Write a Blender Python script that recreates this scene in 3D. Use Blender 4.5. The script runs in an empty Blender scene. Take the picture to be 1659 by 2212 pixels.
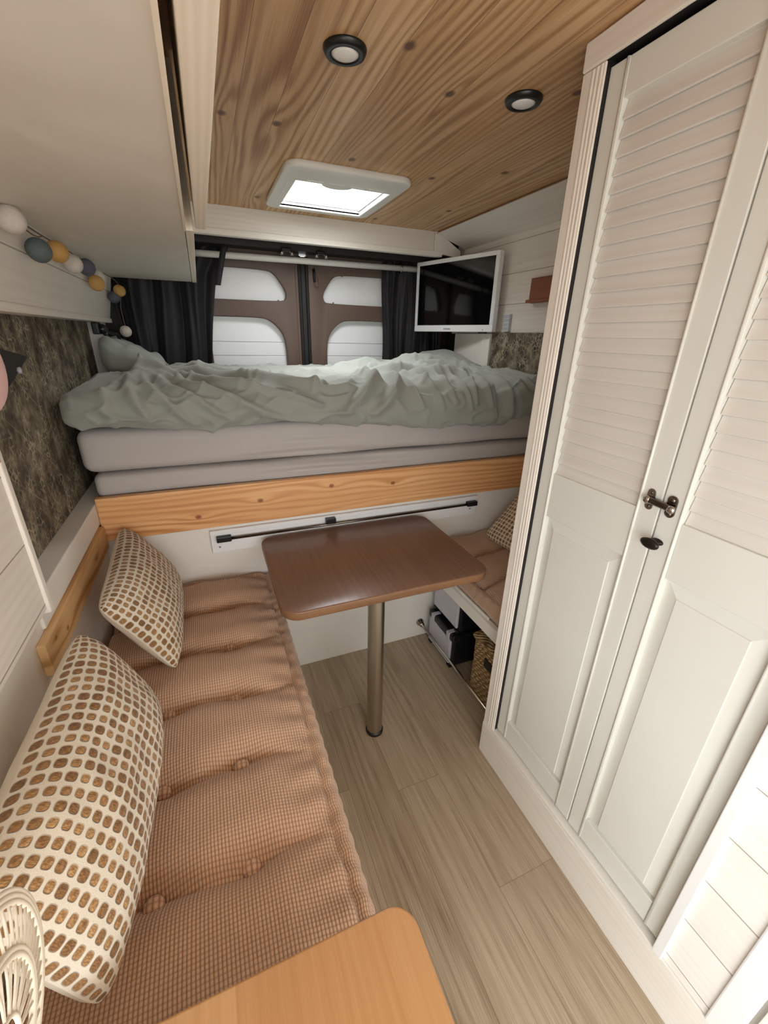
import bpy, bmesh, math, random
from mathutils import Vector, Matrix, noise
random.seed(7)
C = bpy.context.scene.collection
SC = bpy.context.scene
PI = math.pi

# ---------------------------------------------------------------- materials
def S(r, g, b):
    f = lambda c: (c/255/12.92) if c/255 <= .04045 else ((c/255+.055)/1.055)**2.4
    return (f(r), f(g), f(b), 1)

class NT:
    def __init__(s, name):
        s.m = bpy.data.materials.new(name); s.m.use_nodes = True
        s.t = s.m.node_tree; s.n = s.t.nodes; s.n.clear()
        s.out = s.n.new('ShaderNodeOutputMaterial')
        s.b = s.n.new('ShaderNodeBsdfPrincipled')
        s.t.links.new(s.b.outputs[0], s.out.inputs[0])
    def ln(s, a, b): s.t.links.new(a, b)
    def put(s, v, sock):
        if isinstance(v, bpy.types.NodeSocket): s.ln(v, sock)
        elif v is not None: sock.default_value = v
    def math(s, op, a, b=None, c=None, clamp=False):
        n = s.n.new('ShaderNodeMath'); n.operation = op; n.use_clamp = clamp
        s.put(a, n.inputs[0]); s.put(b, n.inputs[1]); s.put(c, n.inputs[2])
        return n.outputs[0]
    def coord(s, kind='Object'):
        n = s.n.new('ShaderNodeTexCoord'); return n.outputs[kind]
    def sep(s, v):
        n = s.n.new('ShaderNodeSeparateXYZ'); s.ln(v, n.inputs[0]); return n.outputs
    def comb(s, x, y, z):
        n = s.n.new('ShaderNodeCombineXYZ')
        for i, v in enumerate((x, y, z)): s.put(v, n.inputs[i])
        return n.outputs[0]
    def vmul(s, v, k):
        n = s.n.new('ShaderNodeVectorMath'); n.operation = 'MULTIPLY'
        s.ln(v, n.inputs[0]); n.inputs[1].default_value = k; return n.outputs[0]
    def noise(s, v, scale, detail=2, rough=.5, dist=0):
        n = s.n.new('ShaderNodeTexNoise'); s.ln(v, n.inputs['Vector'])
        n.inputs['Scale'].default_value = scale; n.inputs['Detail'].default_value = detail
        n.inputs['Roughness'].default_value = rough; n.inputs['Distortion'].default_value = dist
        return n.outputs[0]
    def voro(s, v, scale, feature='F1', out='Distance', rnd=1):
        n = s.n.new('ShaderNodeTexVoronoi'); n.feature = feature; s.ln(v, n.inputs['Vector'])
        n.inputs['Scale'].default_value = scale; n.inputs['Randomness'].default_value = rnd
        return n.outputs[out]
    def white(s, v):
        n = s.n.new('ShaderNodeTexWhiteNoise'); n.noise_dimensions = '1D'; s.put(v, n.inputs['W']); return n.outputs[0]
    def ramp(s, f, stops):
        n = s.n.new('ShaderNodeValToRGB'); s.put(f, n.inputs[0]); e = n.color_ramp.elements
        while len(e) < len(stops): e.new(.5)
        for q, (p, c) in zip(e, stops): q.position = p; q.color = c if len(c) == 4 else (*c, 1)
        return n.outputs[0]
    def mix(s, f, a, b, mode='MIX'):
        n = s.n.new('ShaderNodeMix'); n.data_type = 'RGBA'; n.blend_type = mode
        s.put(f, n.inputs[0]); s.put(a, n.inputs[6]); s.put(b, n.inputs[7]); return n.outputs[2]
    def rng(s, v, a, b, c, d):
        n = s.n.new('ShaderNodeMapRange'); s.put(v, n.inputs[0])
        for i, q in enumerate((a, b, c, d)): n.inputs[i+1].default_value = q
        return n.outputs[0]
    def bump(s, h, strength=.3, dist=.002):
        n = s.n.new('ShaderNodeBump'); n.inputs['Strength'].default_value = strength
        n.inputs['Distance'].default_value = dist; s.ln(h, n.inputs['Height']); s.ln(n.outputs[0], s.b.inputs['Normal'])
    def fin(s, col, rough=.6, metal=0, spec=.5, sheen=0, coat=0):
        s.put(col, s.b.inputs['Base Color']); s.put(rough, s.b.inputs['Roughness'])
        s.b.inputs['Metallic'].default_value = metal; s.b.inputs['Specular IOR Level'].default_value = spec
        s.b.inputs['Sheen Weight'].default_value = sheen; s.b.inputs['Coat Weight'].default_value = coat
        s.b.inputs['Coat Roughness'].default_value = .2
        return s.m

def plain(name, col, rough=.5, metal=0, spec=.5, var=.06, scale=30, bump=0, sheen=0):
    t = NT(name); o = t.coord(); f = t.noise(o, scale, 3)
    c2 = tuple(min(1, v*(1-var*2)) for v in col[:3])+(1,)
    col_ = t.mix(f, c2, col)
    if bump: t.bump(t.noise(o, scale*6, 3), bump, .001)
    return t.fin(col_, rough, metal, spec, sheen)

def wood(name, dark, mid, light, along='y', across='x', w=0, F=140, W=16, stretch=.12, knots=None, kr=(.014, .02),
         knotcol=None, rough=.5, groove=.0012, tint=.18, spec=.35, joint=0, fine=.25, offset=0, knotpull=9, bump=.15, coat=0, warpscale=4,
         groovecol=None, contrast=1):
    t = NT(name); X, Y, Z = t.sep(t.coord()); P = {'x': X, 'y': Y, 'z': Z}
    a = t.math('ADD', P[across], offset+50); g = P[along]; th = P[[k for k in 'xyz' if k not in (along, across)][0]]
    if w:
        q = t.math('DIVIDE', a, w); pid = t.math('FLOOR', q); rnd = t.white(pid)
        if joint:
            gg = t.math('DIVIDE', t.math('ADD', g, t.math('MULTIPLY', rnd, joint)), joint)
            jid = t.math('FLOOR', gg); rnd = t.white(t.math('ADD', pid, t.math('MULTIPLY', jid, 37.3)))
    else: rnd = None
    goff = t.math('ADD', g, t.math('MULTIPLY', rnd, 13.0)) if rnd else g
    v = t.comb(t.math('MULTIPLY', a, 1.0), t.math('MULTIPLY', goff, stretch), t.math('MULTIPLY', th, .6))
    warp = t.noise(v, warpscale, 2, .45)
    band = t.math('ADD', t.math('MULTIPLY', a, F), t.math('MULTIPLY', warp, W*6.28))
    irr = t.noise(t.comb(t.math('MULTIPLY', a, 26), t.math('MULTIPLY', goff, 1.1), t.math('MULTIPLY', th, 9)), 1, 2)
    band = t.math('ADD', band, t.math('MULTIPLY', irr, 9.0))
    kmask = None
    if knots:
        for kx, ky in knots:
            dx = t.math('DIVIDE', t.math('SUBTRACT', P[across], kx), kr[0]); dy = t.math('DIVIDE', t.math('SUBTRACT', g, ky), kr[1])
            d2 = t.math('ADD', t.math('MULTIPLY', dx, dx), t.math('MULTIPLY', dy, dy))
            d2w = t.math('ADD', t.math('MULTIPLY', dx, dx), t.math('MULTIPLY', t.math('MULTIPLY', dy, dy), .12))
            pull = t.math('DIVIDE', knotpull, t.math('ADD', 1.0, t.math('MULTIPLY', d2w, .22)))
            band = t.math('ADD', band, t.math('MULTIPLY', pull, t.math('SIGN', dx)) if False else pull)
            k = t.rng(t.math('ADD', t.math('SQRT', d2), t.math('MULTIPLY', t.math('SUBTRACT', warp, .5), .4)), .55, 1.15, 1, 0)
            kmask = k if kmask is None else t.math('MAXIMUM', kmask, k)
    s1 = t.math('MULTIPLY_ADD', t.math('SINE', band), .5, .5)
    amp = t.rng(t.noise(t.comb(t.math('MULTIPLY', a, 9), t.math('MULTIPLY', goff, .9), t.math('MULTIPLY', th, 4)), 1, 2), .34, .62, .12, 1)
    s1 = t.math('MULTIPLY_ADD', t.math('SUBTRACT', t.math('POWER', s1, 1.5), .38), amp, .38)
    v2 = t.comb(t.math('MULTIPLY', a, 420), t.math('MULTIPLY', goff, 7), t.math('MULTIPLY', th, 300))
    fn = t.noise(v2, 1, 2)
    v3 = t.comb(t.math('MULTIPLY', a, 14), t.math('MULTIPLY', goff, 1.6), t.math('MULTIPLY', th, 5))
    blot = t.noise(v3, 1, 2)
    f = t.math('ADD', t.math('MULTIPLY', s1, .62*contrast), t.math('MULTIPLY', blot, .5))
    f = t.math('ADD', f, t.math('MULTIPLY', t.math('SUBTRACT', fn, .5), fine*1.6))
    if rnd: f = t.math('ADD', f, t.math('MULTIPLY', t.math('SUBTRACT', rnd, .5), tint*2))
    col = t.ramp(f, [(.1, light), (.5, mid), (.95, dark)])
    if kmask is not None: col = t.mix(t.math('MULTIPLY', kmask, .85), col, knotcol or dark)
    if w and groove:
        fr = t.math('FRACT', q); e = t.math('MULTIPLY', t.math('MINIMUM', fr, t.math('SUBTRACT', 1.0, fr)), w)
        gm = t.rng(e, groove*.4, groove, 1, 0)
        if joint:
            fj = t.math('FRACT', gg); ej = t.math('MULTIPLY', t.math('MINIMUM', fj, t.math('SUBTRACT', 1.0, fj)), joint)
            gm = t.math('MAXIMUM', gm, t.rng(ej, groove*.4, groove, 1, 0))
        gc = groovecol or tuple(c*.3 for c in dark[:3])+(1,)
        col = t.mix(t.math('MULTIPLY', gm, .75), col, gc)
        h = t.math('SUBTRACT', t.math('MULTIPLY', fn, .15), gm)
    else: h = t.math('MULTIPLY', fn, .3)
    t.bump(h, bump, .0015)
    return t.fin(col, rough, 0, spec, coat=coat)

M = {}
M['white'] = plain('white paint', S(232, 228, 220), .45, var=.03, scale=8)
M['white_cool'] = plain('white laminate', S(236, 236, 236), .35, var=.02, scale=8)
M['door_white'] = plain('white satin door paint', S(222, 222, 215), .42, var=.025, scale=12, bump=.05)
M['louver'] = wood('white stained louver pine', S(202, 196, 188), S(214, 209, 202), S(222, 219, 213), 'y', 'z', F=300, W=6, stretch=.08, fine=.2, rough=.5, bump=.05, contrast=.35)
M['plastic_white'] = plain('white plastic', S(226, 224, 218), .4, var=.02)
M['black_plastic'] = plain('black plastic', S(22, 22, 24), .35, var=.1)
M['gasket'] = plain('black rubber', S(26, 22, 22), .55, var=.1)  # rubber of the seals; its black also stands in for wardrobe gap shade
M['steel'] = plain('brushed steel', S(190, 182, 170), .28, 1, var=.05, scale=60)
M['chrome'] = plain('chrome', S(200, 198, 195), .15, 1, var=.02)
M['nickel'] = plain('dark nickel', S(120, 112, 104), .22, 1, var=.1)
M['nickel_light'] = plain('light nickel plate', S(176, 170, 162), .3, 1, var=.05)
M['bronze'] = plain('dark bronze knob', S(52, 44, 38), .35, .6, var=.2)
M['whitewash_y'] = wood('whitewashed board', S(208, 197, 184), S(226, 219, 209), S(234, 229, 221), 'y', 'z', F=330, W=7, stretch=.1, rough=.6, fine=.25, bump=.15, contrast=.4)
M['whitewash_x'] = wood('whitewashed board cross', S(210, 199, 188), S(226, 219, 210), S(234, 229, 221), 'x', 'z', F=330, W=7, stretch=.1, rough=.6, fine=.25, bump=.15, contrast=.4)
M['whitewash_z'] = wood('whitewashed stile', S(212, 200, 187), S(227, 220, 210), S(235, 230, 222), 'z', 'y', F=340, W=4, stretch=.08, rough=.55, fine=.25, bump=.12, contrast=.4)
M['plankwall'] = wood('whitewashed plank wall', S(204, 193, 180), S(223, 216, 206), S(232, 227, 218), 'y', 'z', w=.135, F=260, W=7, stretch=.1, rough=.6, fine=.35, bump=.15, contrast=.4, groove=.002, offset=.01, groovecol=S(120, 110, 100), tint=.1)
M['plankside'] = wood('whitewashed plank side', S(212, 203, 194), S(231, 226, 219), S(238, 235, 230), 'y', 'z', w=.1345, F=300, W=7, stretch=.1, rough=.55, fine=.4, bump=.15, contrast=.4, groove=.002, offset=.0075, groovecol=S(120, 105, 95), tint=.12)
cx = [(.458, 1.02), (.885, 1.01), (.62, 1.14), (.27, 1.47), (.128, 1.47), (.535, 1.62), (.85, 1.66), (.87, 2.28), (.30, 2.18), (.62, .72), (1.05, 1.5), (1.12, 2.0), (.22, .75)]
M['ceiling'] = wood('knotty pine ceiling', S(146, 102, 62), S(194, 155, 112), S(222, 190, 148), 'y', 'x', w=.096, F=230, W=14, stretch=.1, knots=cx, kr=(.013, .018),
                    knotcol=S(84, 48, 28), rough=.45, offset=.046, groove=.0009, tint=.1, fine=.35, knotpull=9, bump=.1, coat=.1, warpscale=3.0, contrast=.85)
bk = [(.8, -.085), (.862, .13), (.875, .395), (.85, .68), (.87, .64)]
M['bedboard'] = wood('oiled pine board', S(190, 128, 76), S(218, 162, 108), S(234, 188, 138), 'x', 'z', F=300, W=9, stretch=.13, knots=[(.80, -.085), (.835, .13), (.862, .40), (.845, .66)], kr=(.008, .011),
                     knotcol=S(136, 74, 34), rough=.45, fine=.3, knotpull=8, bump=.12, coat=.15)
M['batten'] = wood('raw pine batten', S(176, 128, 78), S(212, 170, 118), S(226, 190, 142), 'y', 'z', F=90, W=7, stretch=.14, knots=[(.775, 1.33), (.765, 1.0), (.79, .93)], kr=(.006, .008), knotcol=S(150, 98, 52), rough=.6, fine=.3, knotpull=5)
M['floor'] = wood('grey oak vinyl plank', S(108, 88, 68), S(162, 144, 121), S(186, 171, 148), 'y', 'x', w=.152, F=150, W=9, stretch=.06, rough=.42, joint=1.22, groove=.001, tint=.15, fine=.7, offset=.043, bump=.08, warpscale=5,
                  groovecol=S(120, 102, 82), contrast=.42)
M['walnut'] = wood('stained table top', S(98, 68, 50), S(116, 84, 64), S(130, 97, 76), 'y', 'x', w=.085, F=330, W=5, stretch=.06, rough=.34, groove=0, tint=.06, fine=.3, bump=.04, coat=.2, contrast=.3)
M['walnut_edge'] = wood('worn table edge', S(98, 68, 46), S(128, 92, 64), S(148, 110, 78), 'x', 'z', F=60, W=4, stretch=.06, rough=.4, fine=.4, bump=.05)
M['honey'] = wood('honey beech table top', S(164, 116, 72), S(182, 134, 88), S(196, 152, 106), 'y', 'x', w=.09, F=300, W=3, stretch=.05, rough=.35, groove=0, tint=.12, fine=.3, bump=.04, coat=.15, contrast=.3)
M['brown_box'] = wood('red brown wood', S(104, 58, 38), S(134, 80, 56), S(152, 96, 70), 'y', 'z', F=60, W=3, stretch=.06, rough=.5)
M['fabric_duvet'] = plain('grey green cotton', S(148, 151, 143), .9, spec=.15, var=.03, scale=4, bump=.12, sheen=.25)
M['fabric_sheet'] = plain('warm grey jersey sheet', S(184, 177, 172), .9, spec=.12, var=.03, scale=4, bump=.1, sheen=.2)
M['curtain'] = plain('black blackout cloth', S(27, 23, 27), .55, spec=.35, var=.1, scale=6, sheen=.15)
M['door_brown'] = plain('brown painted van door', S(98, 80, 70), .5, spec=.4, var=.05, scale=20, bump=.06)
M['dark_metal'] = plain('dark body panel', S(44, 38, 34), .6, var=.15)
M['cord'] = plain('twine cord', S(120, 100, 82), .8, var=.2, scale=80)
M['glass_lamp'] = plain('frosted lamp glass', S(242, 241, 238), .35, var=.05)
M['pink'] = plain('pale pink cloth', S(240, 200, 198), .7, var=.03)
M['skin_strap'] = plain('tan leather strap', S(196, 140, 112), .6, var=.08)
M['crochet'] = plain('cream cotton thread', S(240, 232, 214), .85, var=.06, scale=120, sheen=.2)
M['pillow_back'] = plain('cream cotton back', S(226, 216, 196), .9, var=.05, scale=60, bump=.2)
M['clear_plastic'] = plain('milky clear lid', S(200, 200, 208), .25, var=.1, scale=40)
M['clip_grey'] = plain('pale grey clip', S(186, 188, 196), .4, var=.05)
M['underside'] = None
t = NT('painted locker underside'); o = t.coord()
f = t.noise(t.vmul(o, (1.0, .8, 1)), 5, 3, .55, .6)
t.bump(t.noise(t.vmul(o, (1.5, .9, 1)), 5, 3, .5, .8), .35, .012)
M['underside'] = t.fin(t.mix(f, S(206, 198, 186), S(226, 221, 212)), .55)
t = NT('pine ply edge'); X, Y, Z = t.sep(t.coord())
f = t.math('MULTIPLY_ADD', t.math('SINE', t.math('MULTIPLY', X, 620)), .5, .5)
f2 = t.noise(t.comb(t.math('MULTIPLY', X, 300), t.math('MULTIPLY', Y, 8), Z), 1, 2)
M['ply'] = t.fin(t.mix(t.math('MULTIPLY', t.math('ADD', f, f2), .5), S(224, 212, 192), S(238, 230, 216)), .6)
t = NT('printed honeycomb cover'); o = t.coord(); w = t.vmul(o, (1, 1.0, .8))
nz = t.noise(w, 22, 4, .65); e = t.voro(w, 62, 'DISTANCE_TO_EDGE'); big = t.noise(w, 5, 2)
c = t.ramp(nz, [(.32, S(56, 48, 40)), (.47, S(96, 86, 72)), (.58, S(122, 112, 94)), (.72, S(158, 148, 124))])
em = t.math('MULTIPLY', t.rng(e, .03, .14, 1, 0), t.rng(t.noise(w, 14, 2), .45, .62, 0, .7))
c = t.mix(em, c, S(186, 176, 152))
c = t.mix(t.math('MULTIPLY', t.rng(t.noise(w, 120, 2), .55, .75, 0, 1), .4), c, S(30, 26, 22))
X, Y, Z = t.sep(o)
dg = t.math('FRACT', t.math('MULTIPLY', t.math('ADD', Y, t.math('MULTIPLY', Z, 1.3)), 4.5))
dl = t.math('MULTIPLY', t.rng(t.math('ABSOLUTE', t.math('SUBTRACT', dg, .5)), .004, .014, 1, 0), t.rng(big, .42, .55, 0, .6))
c = t.mix(dl, c, S(170, 160, 138)); t.bump(nz, .3, .002)
M['honeycomb'] = t.fin(c, .75, spec=.25)

def waffle(name, dark, light, p=.0078, ribs=1.0):
    t = NT(name); X, Y, Z = t.sep(t.coord('UV'))
    sx = t.math('ABSOLUTE', t.math('SINE', t.math('MULTIPLY', X, PI/p))); sy = t.math('ABSOLUTE', t.math('SINE', t.math('MULTIPLY', Y, PI/(p*1.05))))
    h = t.math('MULTIPLY', t.math('POWER', sx, .6), t.math('ADD', .45, t.math('MULTIPLY', t.math('POWER', sy, .6), .55)))
    big = t.noise(t.coord(), 6, 2)
    f = t.math('ADD', t.math('MULTIPLY', h, .85), t.math('MULTIPLY', big, .25))
    col = t.ramp(f, [(.1, dark), (.55, tuple((a+b)/2 for a, b in zip(dark, light))), (.95, light)])
    t.bump(h, .55, .003)
    return t.fin(col, .85, spec=.15, sheen=.3)
M['seat'] = waffle('terracotta waffle cord', S(136, 102, 78), S(216, 179, 149), .0062)
M['seat_roll'] = waffle('terracotta waffle edge', S(140, 104, 80), S(220, 180, 150), .0062)

# jute and cotton cushion: cream lattice, brown jute cells; cell count from UV
t = NT('woven cushion front'); X, Y, Z = t.sep(t.coord('UV'))
cid = t.math('ADD', t.math('FLOOR', X), t.math('MULTIPLY', t.math('FLOOR', Y), 17.7))
fx = t.math('ABSOLUTE', t.math('SUBTRACT', t.math('FRACT', X), .5)); fy = t.math('ABSOLUTE', t.math('SUBTRACT', t.math('FRACT', Y), .5))
r = t.math('POWER', t.math('ADD', t.math('POWER', t.math('DIVIDE', fx, .36), 3), t.math('POWER', t.math('DIVIDE', fy, .38), 3)), .333)
rn = t.white(cid)
r = t.math('ADD', r, t.math('MULTIPLY', t.math('SUBTRACT', rn, .5), .22))
m_ = t.rng(r, .82, 1.0, 1, 0)
fib = t.noise(t.comb(t.math('MULTIPLY', X, 9), t.math('MULTIPLY', Y, 2.5), 0), 1.4, 3)
jute = t.ramp(t.math('ADD', fib, t.math('MULTIPLY', t.math('SUBTRACT', rn, .5), .3)), [(.25, S(112, 80, 50)), (.55, S(160, 120, 78)), (.8, S(200, 162, 112))])
thr = t.noise(t.comb(t.math('MULTIPLY', X, 14), t.math('MULTIPLY', Y, 14), 0), 1, 2)
cream = t.mix(thr, S(206, 194, 172), S(238, 230, 214))
edge = t.rng(t.math('ABSOLUTE', t.math('SUBTRACT', r, .98)), 0, .12, .5, 0)
c = t.mix(edge, t.mix(m_, cream, jute), S(120, 92, 64))
hh = t.math('ADD', t.math('MULTIPLY', t.math('SUBTRACT', 1.0, m_), 1.0), t.math('MULTIPLY', thr, .25)); hh = t.math('ADD', hh, t.math('MULTIPLY', t.math('MULTIPLY', m_, t.rng(r, 0, 1, 1, 0)), .8))
t.bump(hh, .7, .004)
M['weave'] = t.fin(c, .9, spec=.1, sheen=.2)

t = NT('seagrass basket'); X, Y, Z = t.sep(t.coord())
q = t.math('ADD', t.math('MULTIPLY', Z, 62), t.math('MULTIPLY', t.noise(t.coord(), 14, 2), 2.2)); row = t.math('FLOOR', q)
u = t.math('ADD', t.math('MULTIPLY', t.math('ADD', X, Y), 42), t.math('MULTIPLY', row, .5))
u2 = t.math('ADD', u, t.math('MULTIPLY', t.math('FRACT', q), 1.0))
h = t.math('MULTIPLY', t.math('ABSOLUTE', t.math('SINE', t.math('MULTIPLY', q, PI))), t.math('ABSOLUTE', t.math('SINE', t.math('MULTIPLY', u2, PI))))
nn = t.noise(t.coord(), 60, 3)
c = t.ramp(t.math('ADD', t.math('MULTIPLY', h, .6), t.math('MULTIPLY', nn, .5)), [(.15, S(84, 64, 42)), (.5, S(158, 130, 92)), (.85, S(206, 180, 136))])
t.bump(h, .8, .006); M['seagrass'] = t.fin(c, .8, spec=.2)

def ballmat(name, col):
    t = NT(name); o = t.coord()
    a = t.noise(t.vmul(o, (1, 1, 1)), 140, 3, .6, 2.5)
    t.bump(a, .5, .002)
    return t.fin(t.mix(a, tuple(c*.6 for c in col[:3])+(1,), col), .7)
M['ball_teal'] = ballmat('teal grey thread', S(92, 104, 104)); M['ball_yellow'] = ballmat('mustard thread', S(206, 160, 90))
M['ball_white'] = ballmat('off white thread', S(216, 206, 196)); M['ball_navy'] = ballmat('slate thread', S(92, 92, 104))
t = NT('glossy screen'); M['screen'] = t.fin(t.mix(t.noise(t.coord(), 4, 1), S(8, 8, 9), S(10, 9, 10)), .06, spec=.6)
t = NT('clear skylight pane'); tr = t.n.new('ShaderNodeBsdfTransparent'); gl = t.n.new('ShaderNodeBsdfGlossy'); gl.inputs['Roughness'].default_value = .02
mx = t.n.new('ShaderNodeMixShader'); mx.inputs[0].default_value = .05; t.ln(tr.outputs[0], mx.inputs[1]); t.ln(gl.outputs[0], mx.inputs[2]); t.ln(mx.outputs[0], t.out.inputs[0])
M['pane'] = t.m

# ---------------------------------------------------------------- mesh helpers
OFF = {}
class MB:
    def __init__(s): s.bm = bmesh.new(); s.uv = None
    def box(s, x0, x1, y0, y1, z0, z1):
        vs = [s.bm.verts.new((x, y, z)) for x in (x0, x1) for y in (y0, y1) for z in (z0, z1)]
        for f in ((0, 1, 3, 2), (4, 6, 7, 5), (0, 4, 5, 1), (2, 3, 7, 6), (0, 2, 6, 4), (1, 5, 7, 3)):
            s.bm.faces.new([vs[i] for i in f])
        return s
    def prism(s, pts, d):           # pts: planar list of Vector, extruded by d
        a = [s.bm.verts.new(p) for p in pts]; b = [s.bm.verts.new(Vector(p)+Vector(d)) for p in pts]
        s.bm.faces.new(a); s.bm.faces.new(b[::-1]); n = len(a)
        for i in range(n): s.bm.faces.new((a[i], b[i], b[(i+1) % n], a[(i+1) % n]))
        return s
    def tube(s, pts, r, n=12, cap=True, closed=False):
        pts = [Vector(p) for p in pts]; rs = r if isinstance(r, (list, tuple)) else [r]*len(pts); rings = []
        up = None
        for i, p in enumerate(pts):
            if closed: d = pts[(i+1) % len(pts)]-pts[i-1]
            else: d = pts[min(i+1, len(pts)-1)]-pts[max(i-1, 0)]
            d.normalize()
            if up is None: up = d.orthogonal().normalized()
            up = (up-d*up.dot(d)); up = up.normalized() if up.length > 1e-6 else d.orthogonal().normalized()
            w = d.cross(up)
            rings.append([s.bm.verts.new(p+(up*math.cos(2*PI*k/n)+w*math.sin(2*PI*k/n))*rs[i]) for k in range(n)])
        m = len(rings)
        for i in range(m if closed else m-1):
            A, B = rings[i], rings[(i+1) % m]
            for k in range(n): s.bm.faces.new((A[k], A[(k+1) % n], B[(k+1) % n], B[k]))
        if cap and not closed: s.bm.faces.new(rings[0][::-1]); s.bm.faces.new(rings[-1])
        return s
    def lathe(s, prof, c, axis=(0, 0, 1), n=32):   # prof: (radius, height) list along axis from c
        ax = Vector(axis).normalized(); u = ax.orthogonal().normalized(); w = ax.cross(u); c = Vector(c); rings = []
        for r, h in prof:
            if r < 1e-6: rings.append([s.bm.verts.new(c+ax*h)])
            else: rings.append([s.bm.verts.new(c+ax*h+(u*math.cos(2*PI*k/n)+w*math.sin(2*PI*k/n))*r) for k in range(n)])
        for A, B in zip(rings, rings[1:]):
            for k in range(n):
                k2 = (k+1) % n
                if len(A) == 1 and len(B) == 1: continue
                if len(A) == 1: s.bm.faces.new((A[0], B[k], B[k2]))
                elif len(B) == 1: s.bm.faces.new((A[k], A[k2], B[0]))
                else: s.bm.faces.new((A[k], A[k2], B[k2], B[k]))
        return s
    def sphere(s, c, r, sc=(1, 1, 1), n=20):
        k = n//2
        bmesh.ops.create_uvsphere(s.bm, u_segments=n, v_segments=k, radius=r, matrix=Matrix.Translation(c) @ Matrix.Diagonal((*sc, 1)))
        return s
    def grid(s, f, nu, nv, uvf=None, wrapu=False):   # f(i/nu, j/nv)
        V = [[s.bm.verts.new(f(i/nu, j/nv)) for j in range(nv+1)] for i in range(nu if wrapu else nu+1)]
        L = s.bm.loops.layers.uv.verify()
        for i in range(nu):
            for j in range(nv):
                i2 = (i+1) % len(V)
                fc = s.bm.faces.new((V[i][j], V[i2][j], V[i2][j+1], V[i][j+1]))
                if uvf:
                    for lp, (a, b) in zip(fc.loops, ((i, j), (i+1, j), (i+1, j+1), (i, j+1))): lp[L].uv = uvf(a/nu, b/nv)
        return V
    def rbox(s, c, h, r, n=(12, 12, 8), disp=None):   # soft rounded box
        c = Vector(c); h = Vector(h); L = s.bm.loops.layers.uv.verify()
        tb = bmesh.new()
        for ax in range(3):
            a, b = (ax+1) % 3, (ax+2) % 3
            for sg in (-1, 1):
                V = []
                for i in range(n[a]+1):
                    row = []
                    for j in range(n[b]+1):
                        p = Vector((0, 0, 0)); p[ax] = sg*h[ax]; p[a] = (2*i/n[a]-1)*h[a]; p[b] = (2*j/n[b]-1)*h[b]
                        q = Vector([max(-(h[k]-r), min(h[k]-r, p[k])) for k in range(3)]); d = p-q
                        row.append(q+d.normalized()*r if d.length > 1e-9 else p)
                    V.append(row)
                vv = [[s.bm.verts.new(c+q) for q in row] for row in V]
                for i in range(n[a]):
                    for j in range(n[b]):
                        fs = (vv[i][j], vv[i+1][j], vv[i+1][j+1], vv[i][j+1])
                        s.bm.faces.new(fs if sg > 0 else fs[::-1])
        bmesh.ops.remove_doubles(s.bm, verts=s.bm.verts, dist=1e-5)
        if disp:
            for v in s.bm.verts: v.co = disp(v.co.copy())
        return s
    def build(s, name, mat, parent=None, bevel=0, smooth=False, local=False, seg=2, sub=0):
        bmesh.ops.recalc_face_normals(s.bm, faces=s.bm.faces)
        if parent is not None and not local:
            off = OFF.get(parent.as_pointer(), Vector((0, 0, 0)))
            bmesh.ops.translate(s.bm, verts=s.bm.verts, vec=-off)
        me = bpy.data.meshes.new(name); s.bm.to_mesh(me); s.bm.free()
        o = bpy.data.objects.new(name, me); C.objects.link(o)
        for m in (mat if isinstance(mat, (list, tuple)) else [mat]): me.materials.append(m)
        if smooth:
            for p in me.polygons: p.use_smooth = True
        if parent is not None:
            o.parent = parent; OFF[o.as_pointer()] = Vector((0, 0, 0)) if local else OFF.get(parent.as_pointer(), Vector((0, 0, 0)))
        if bevel:
            b = o.modifiers.new('b', 'BEVEL'); b.width = bevel; b.segments = seg; b.limit_method = 'ANGLE'; b.angle_limit = .6
        if sub:
            q = o.modifiers.new('s', 'SUBSURF'); q.levels = sub; q.render_levels = sub
        return o

def tag(o, label, cat, group=None):
    o['label'] = label; o['category'] = cat
    if group: o['group'] = group
    return o
def thing(name, label, cat, loc, group=None, rot=None):
    o = bpy.data.objects.new(name, None); C.objects.link(o); o.location = loc; o.empty_display_size = .05
    if rot is not None: o.rotation_euler = rot
    OFF[o.as_pointer()] = Vector(loc)
    return tag(o, label, cat, group)
def struct(o): o['kind'] = 'structure'; return o
def bx(*a): return MB().box(*a)
def smooth_angle(o, ang=.7):
    for p in o.data.polygons: p.use_smooth = True
    e = o.modifiers.new('es', 'EDGE_SPLIT'); e.split_angle = ang
    return o
def plate(name, outer, holes, thick, mat, plane, parent=None, bevel=0):
    """flat board with curved cut-outs; plane maps (u, v, w) to world"""
    cu = bpy.data.curves.new(name, 'CURVE'); cu.dimensions = '2D'; cu.fill_mode = 'BOTH'; cu.extrude = thick/2; cu.bevel_depth = bevel; cu.bevel_resolution = 2
    for poly in [outer]+holes:
        sp = cu.splines.new('POLY'); sp.points.add(len(poly)-1); sp.use_cyclic_u = True
        for p, q in zip(sp.points, poly): p.co = (q[0], q[1], 0, 1)
    tmp = bpy.data.objects.new('tmp', cu); C.objects.link(tmp)
    me = bpy.data.meshes.new_from_object(tmp.evaluated_get(bpy.context.evaluated_depsgraph_get()))
    bpy.data.objects.remove(tmp); bpy.data.curves.remove(cu)
    bm = bmesh.new(); bm.from_mesh(me); bpy.data.meshes.remove(me)
    bmesh.ops.remove_doubles(bm, verts=bm.verts, dist=1e-6)
    for v in bm.verts: v.co = Vector(plane(*v.co))
    b = MB(); b.bm.free(); b.bm = bm
    return b.build(name, mat, parent)
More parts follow.
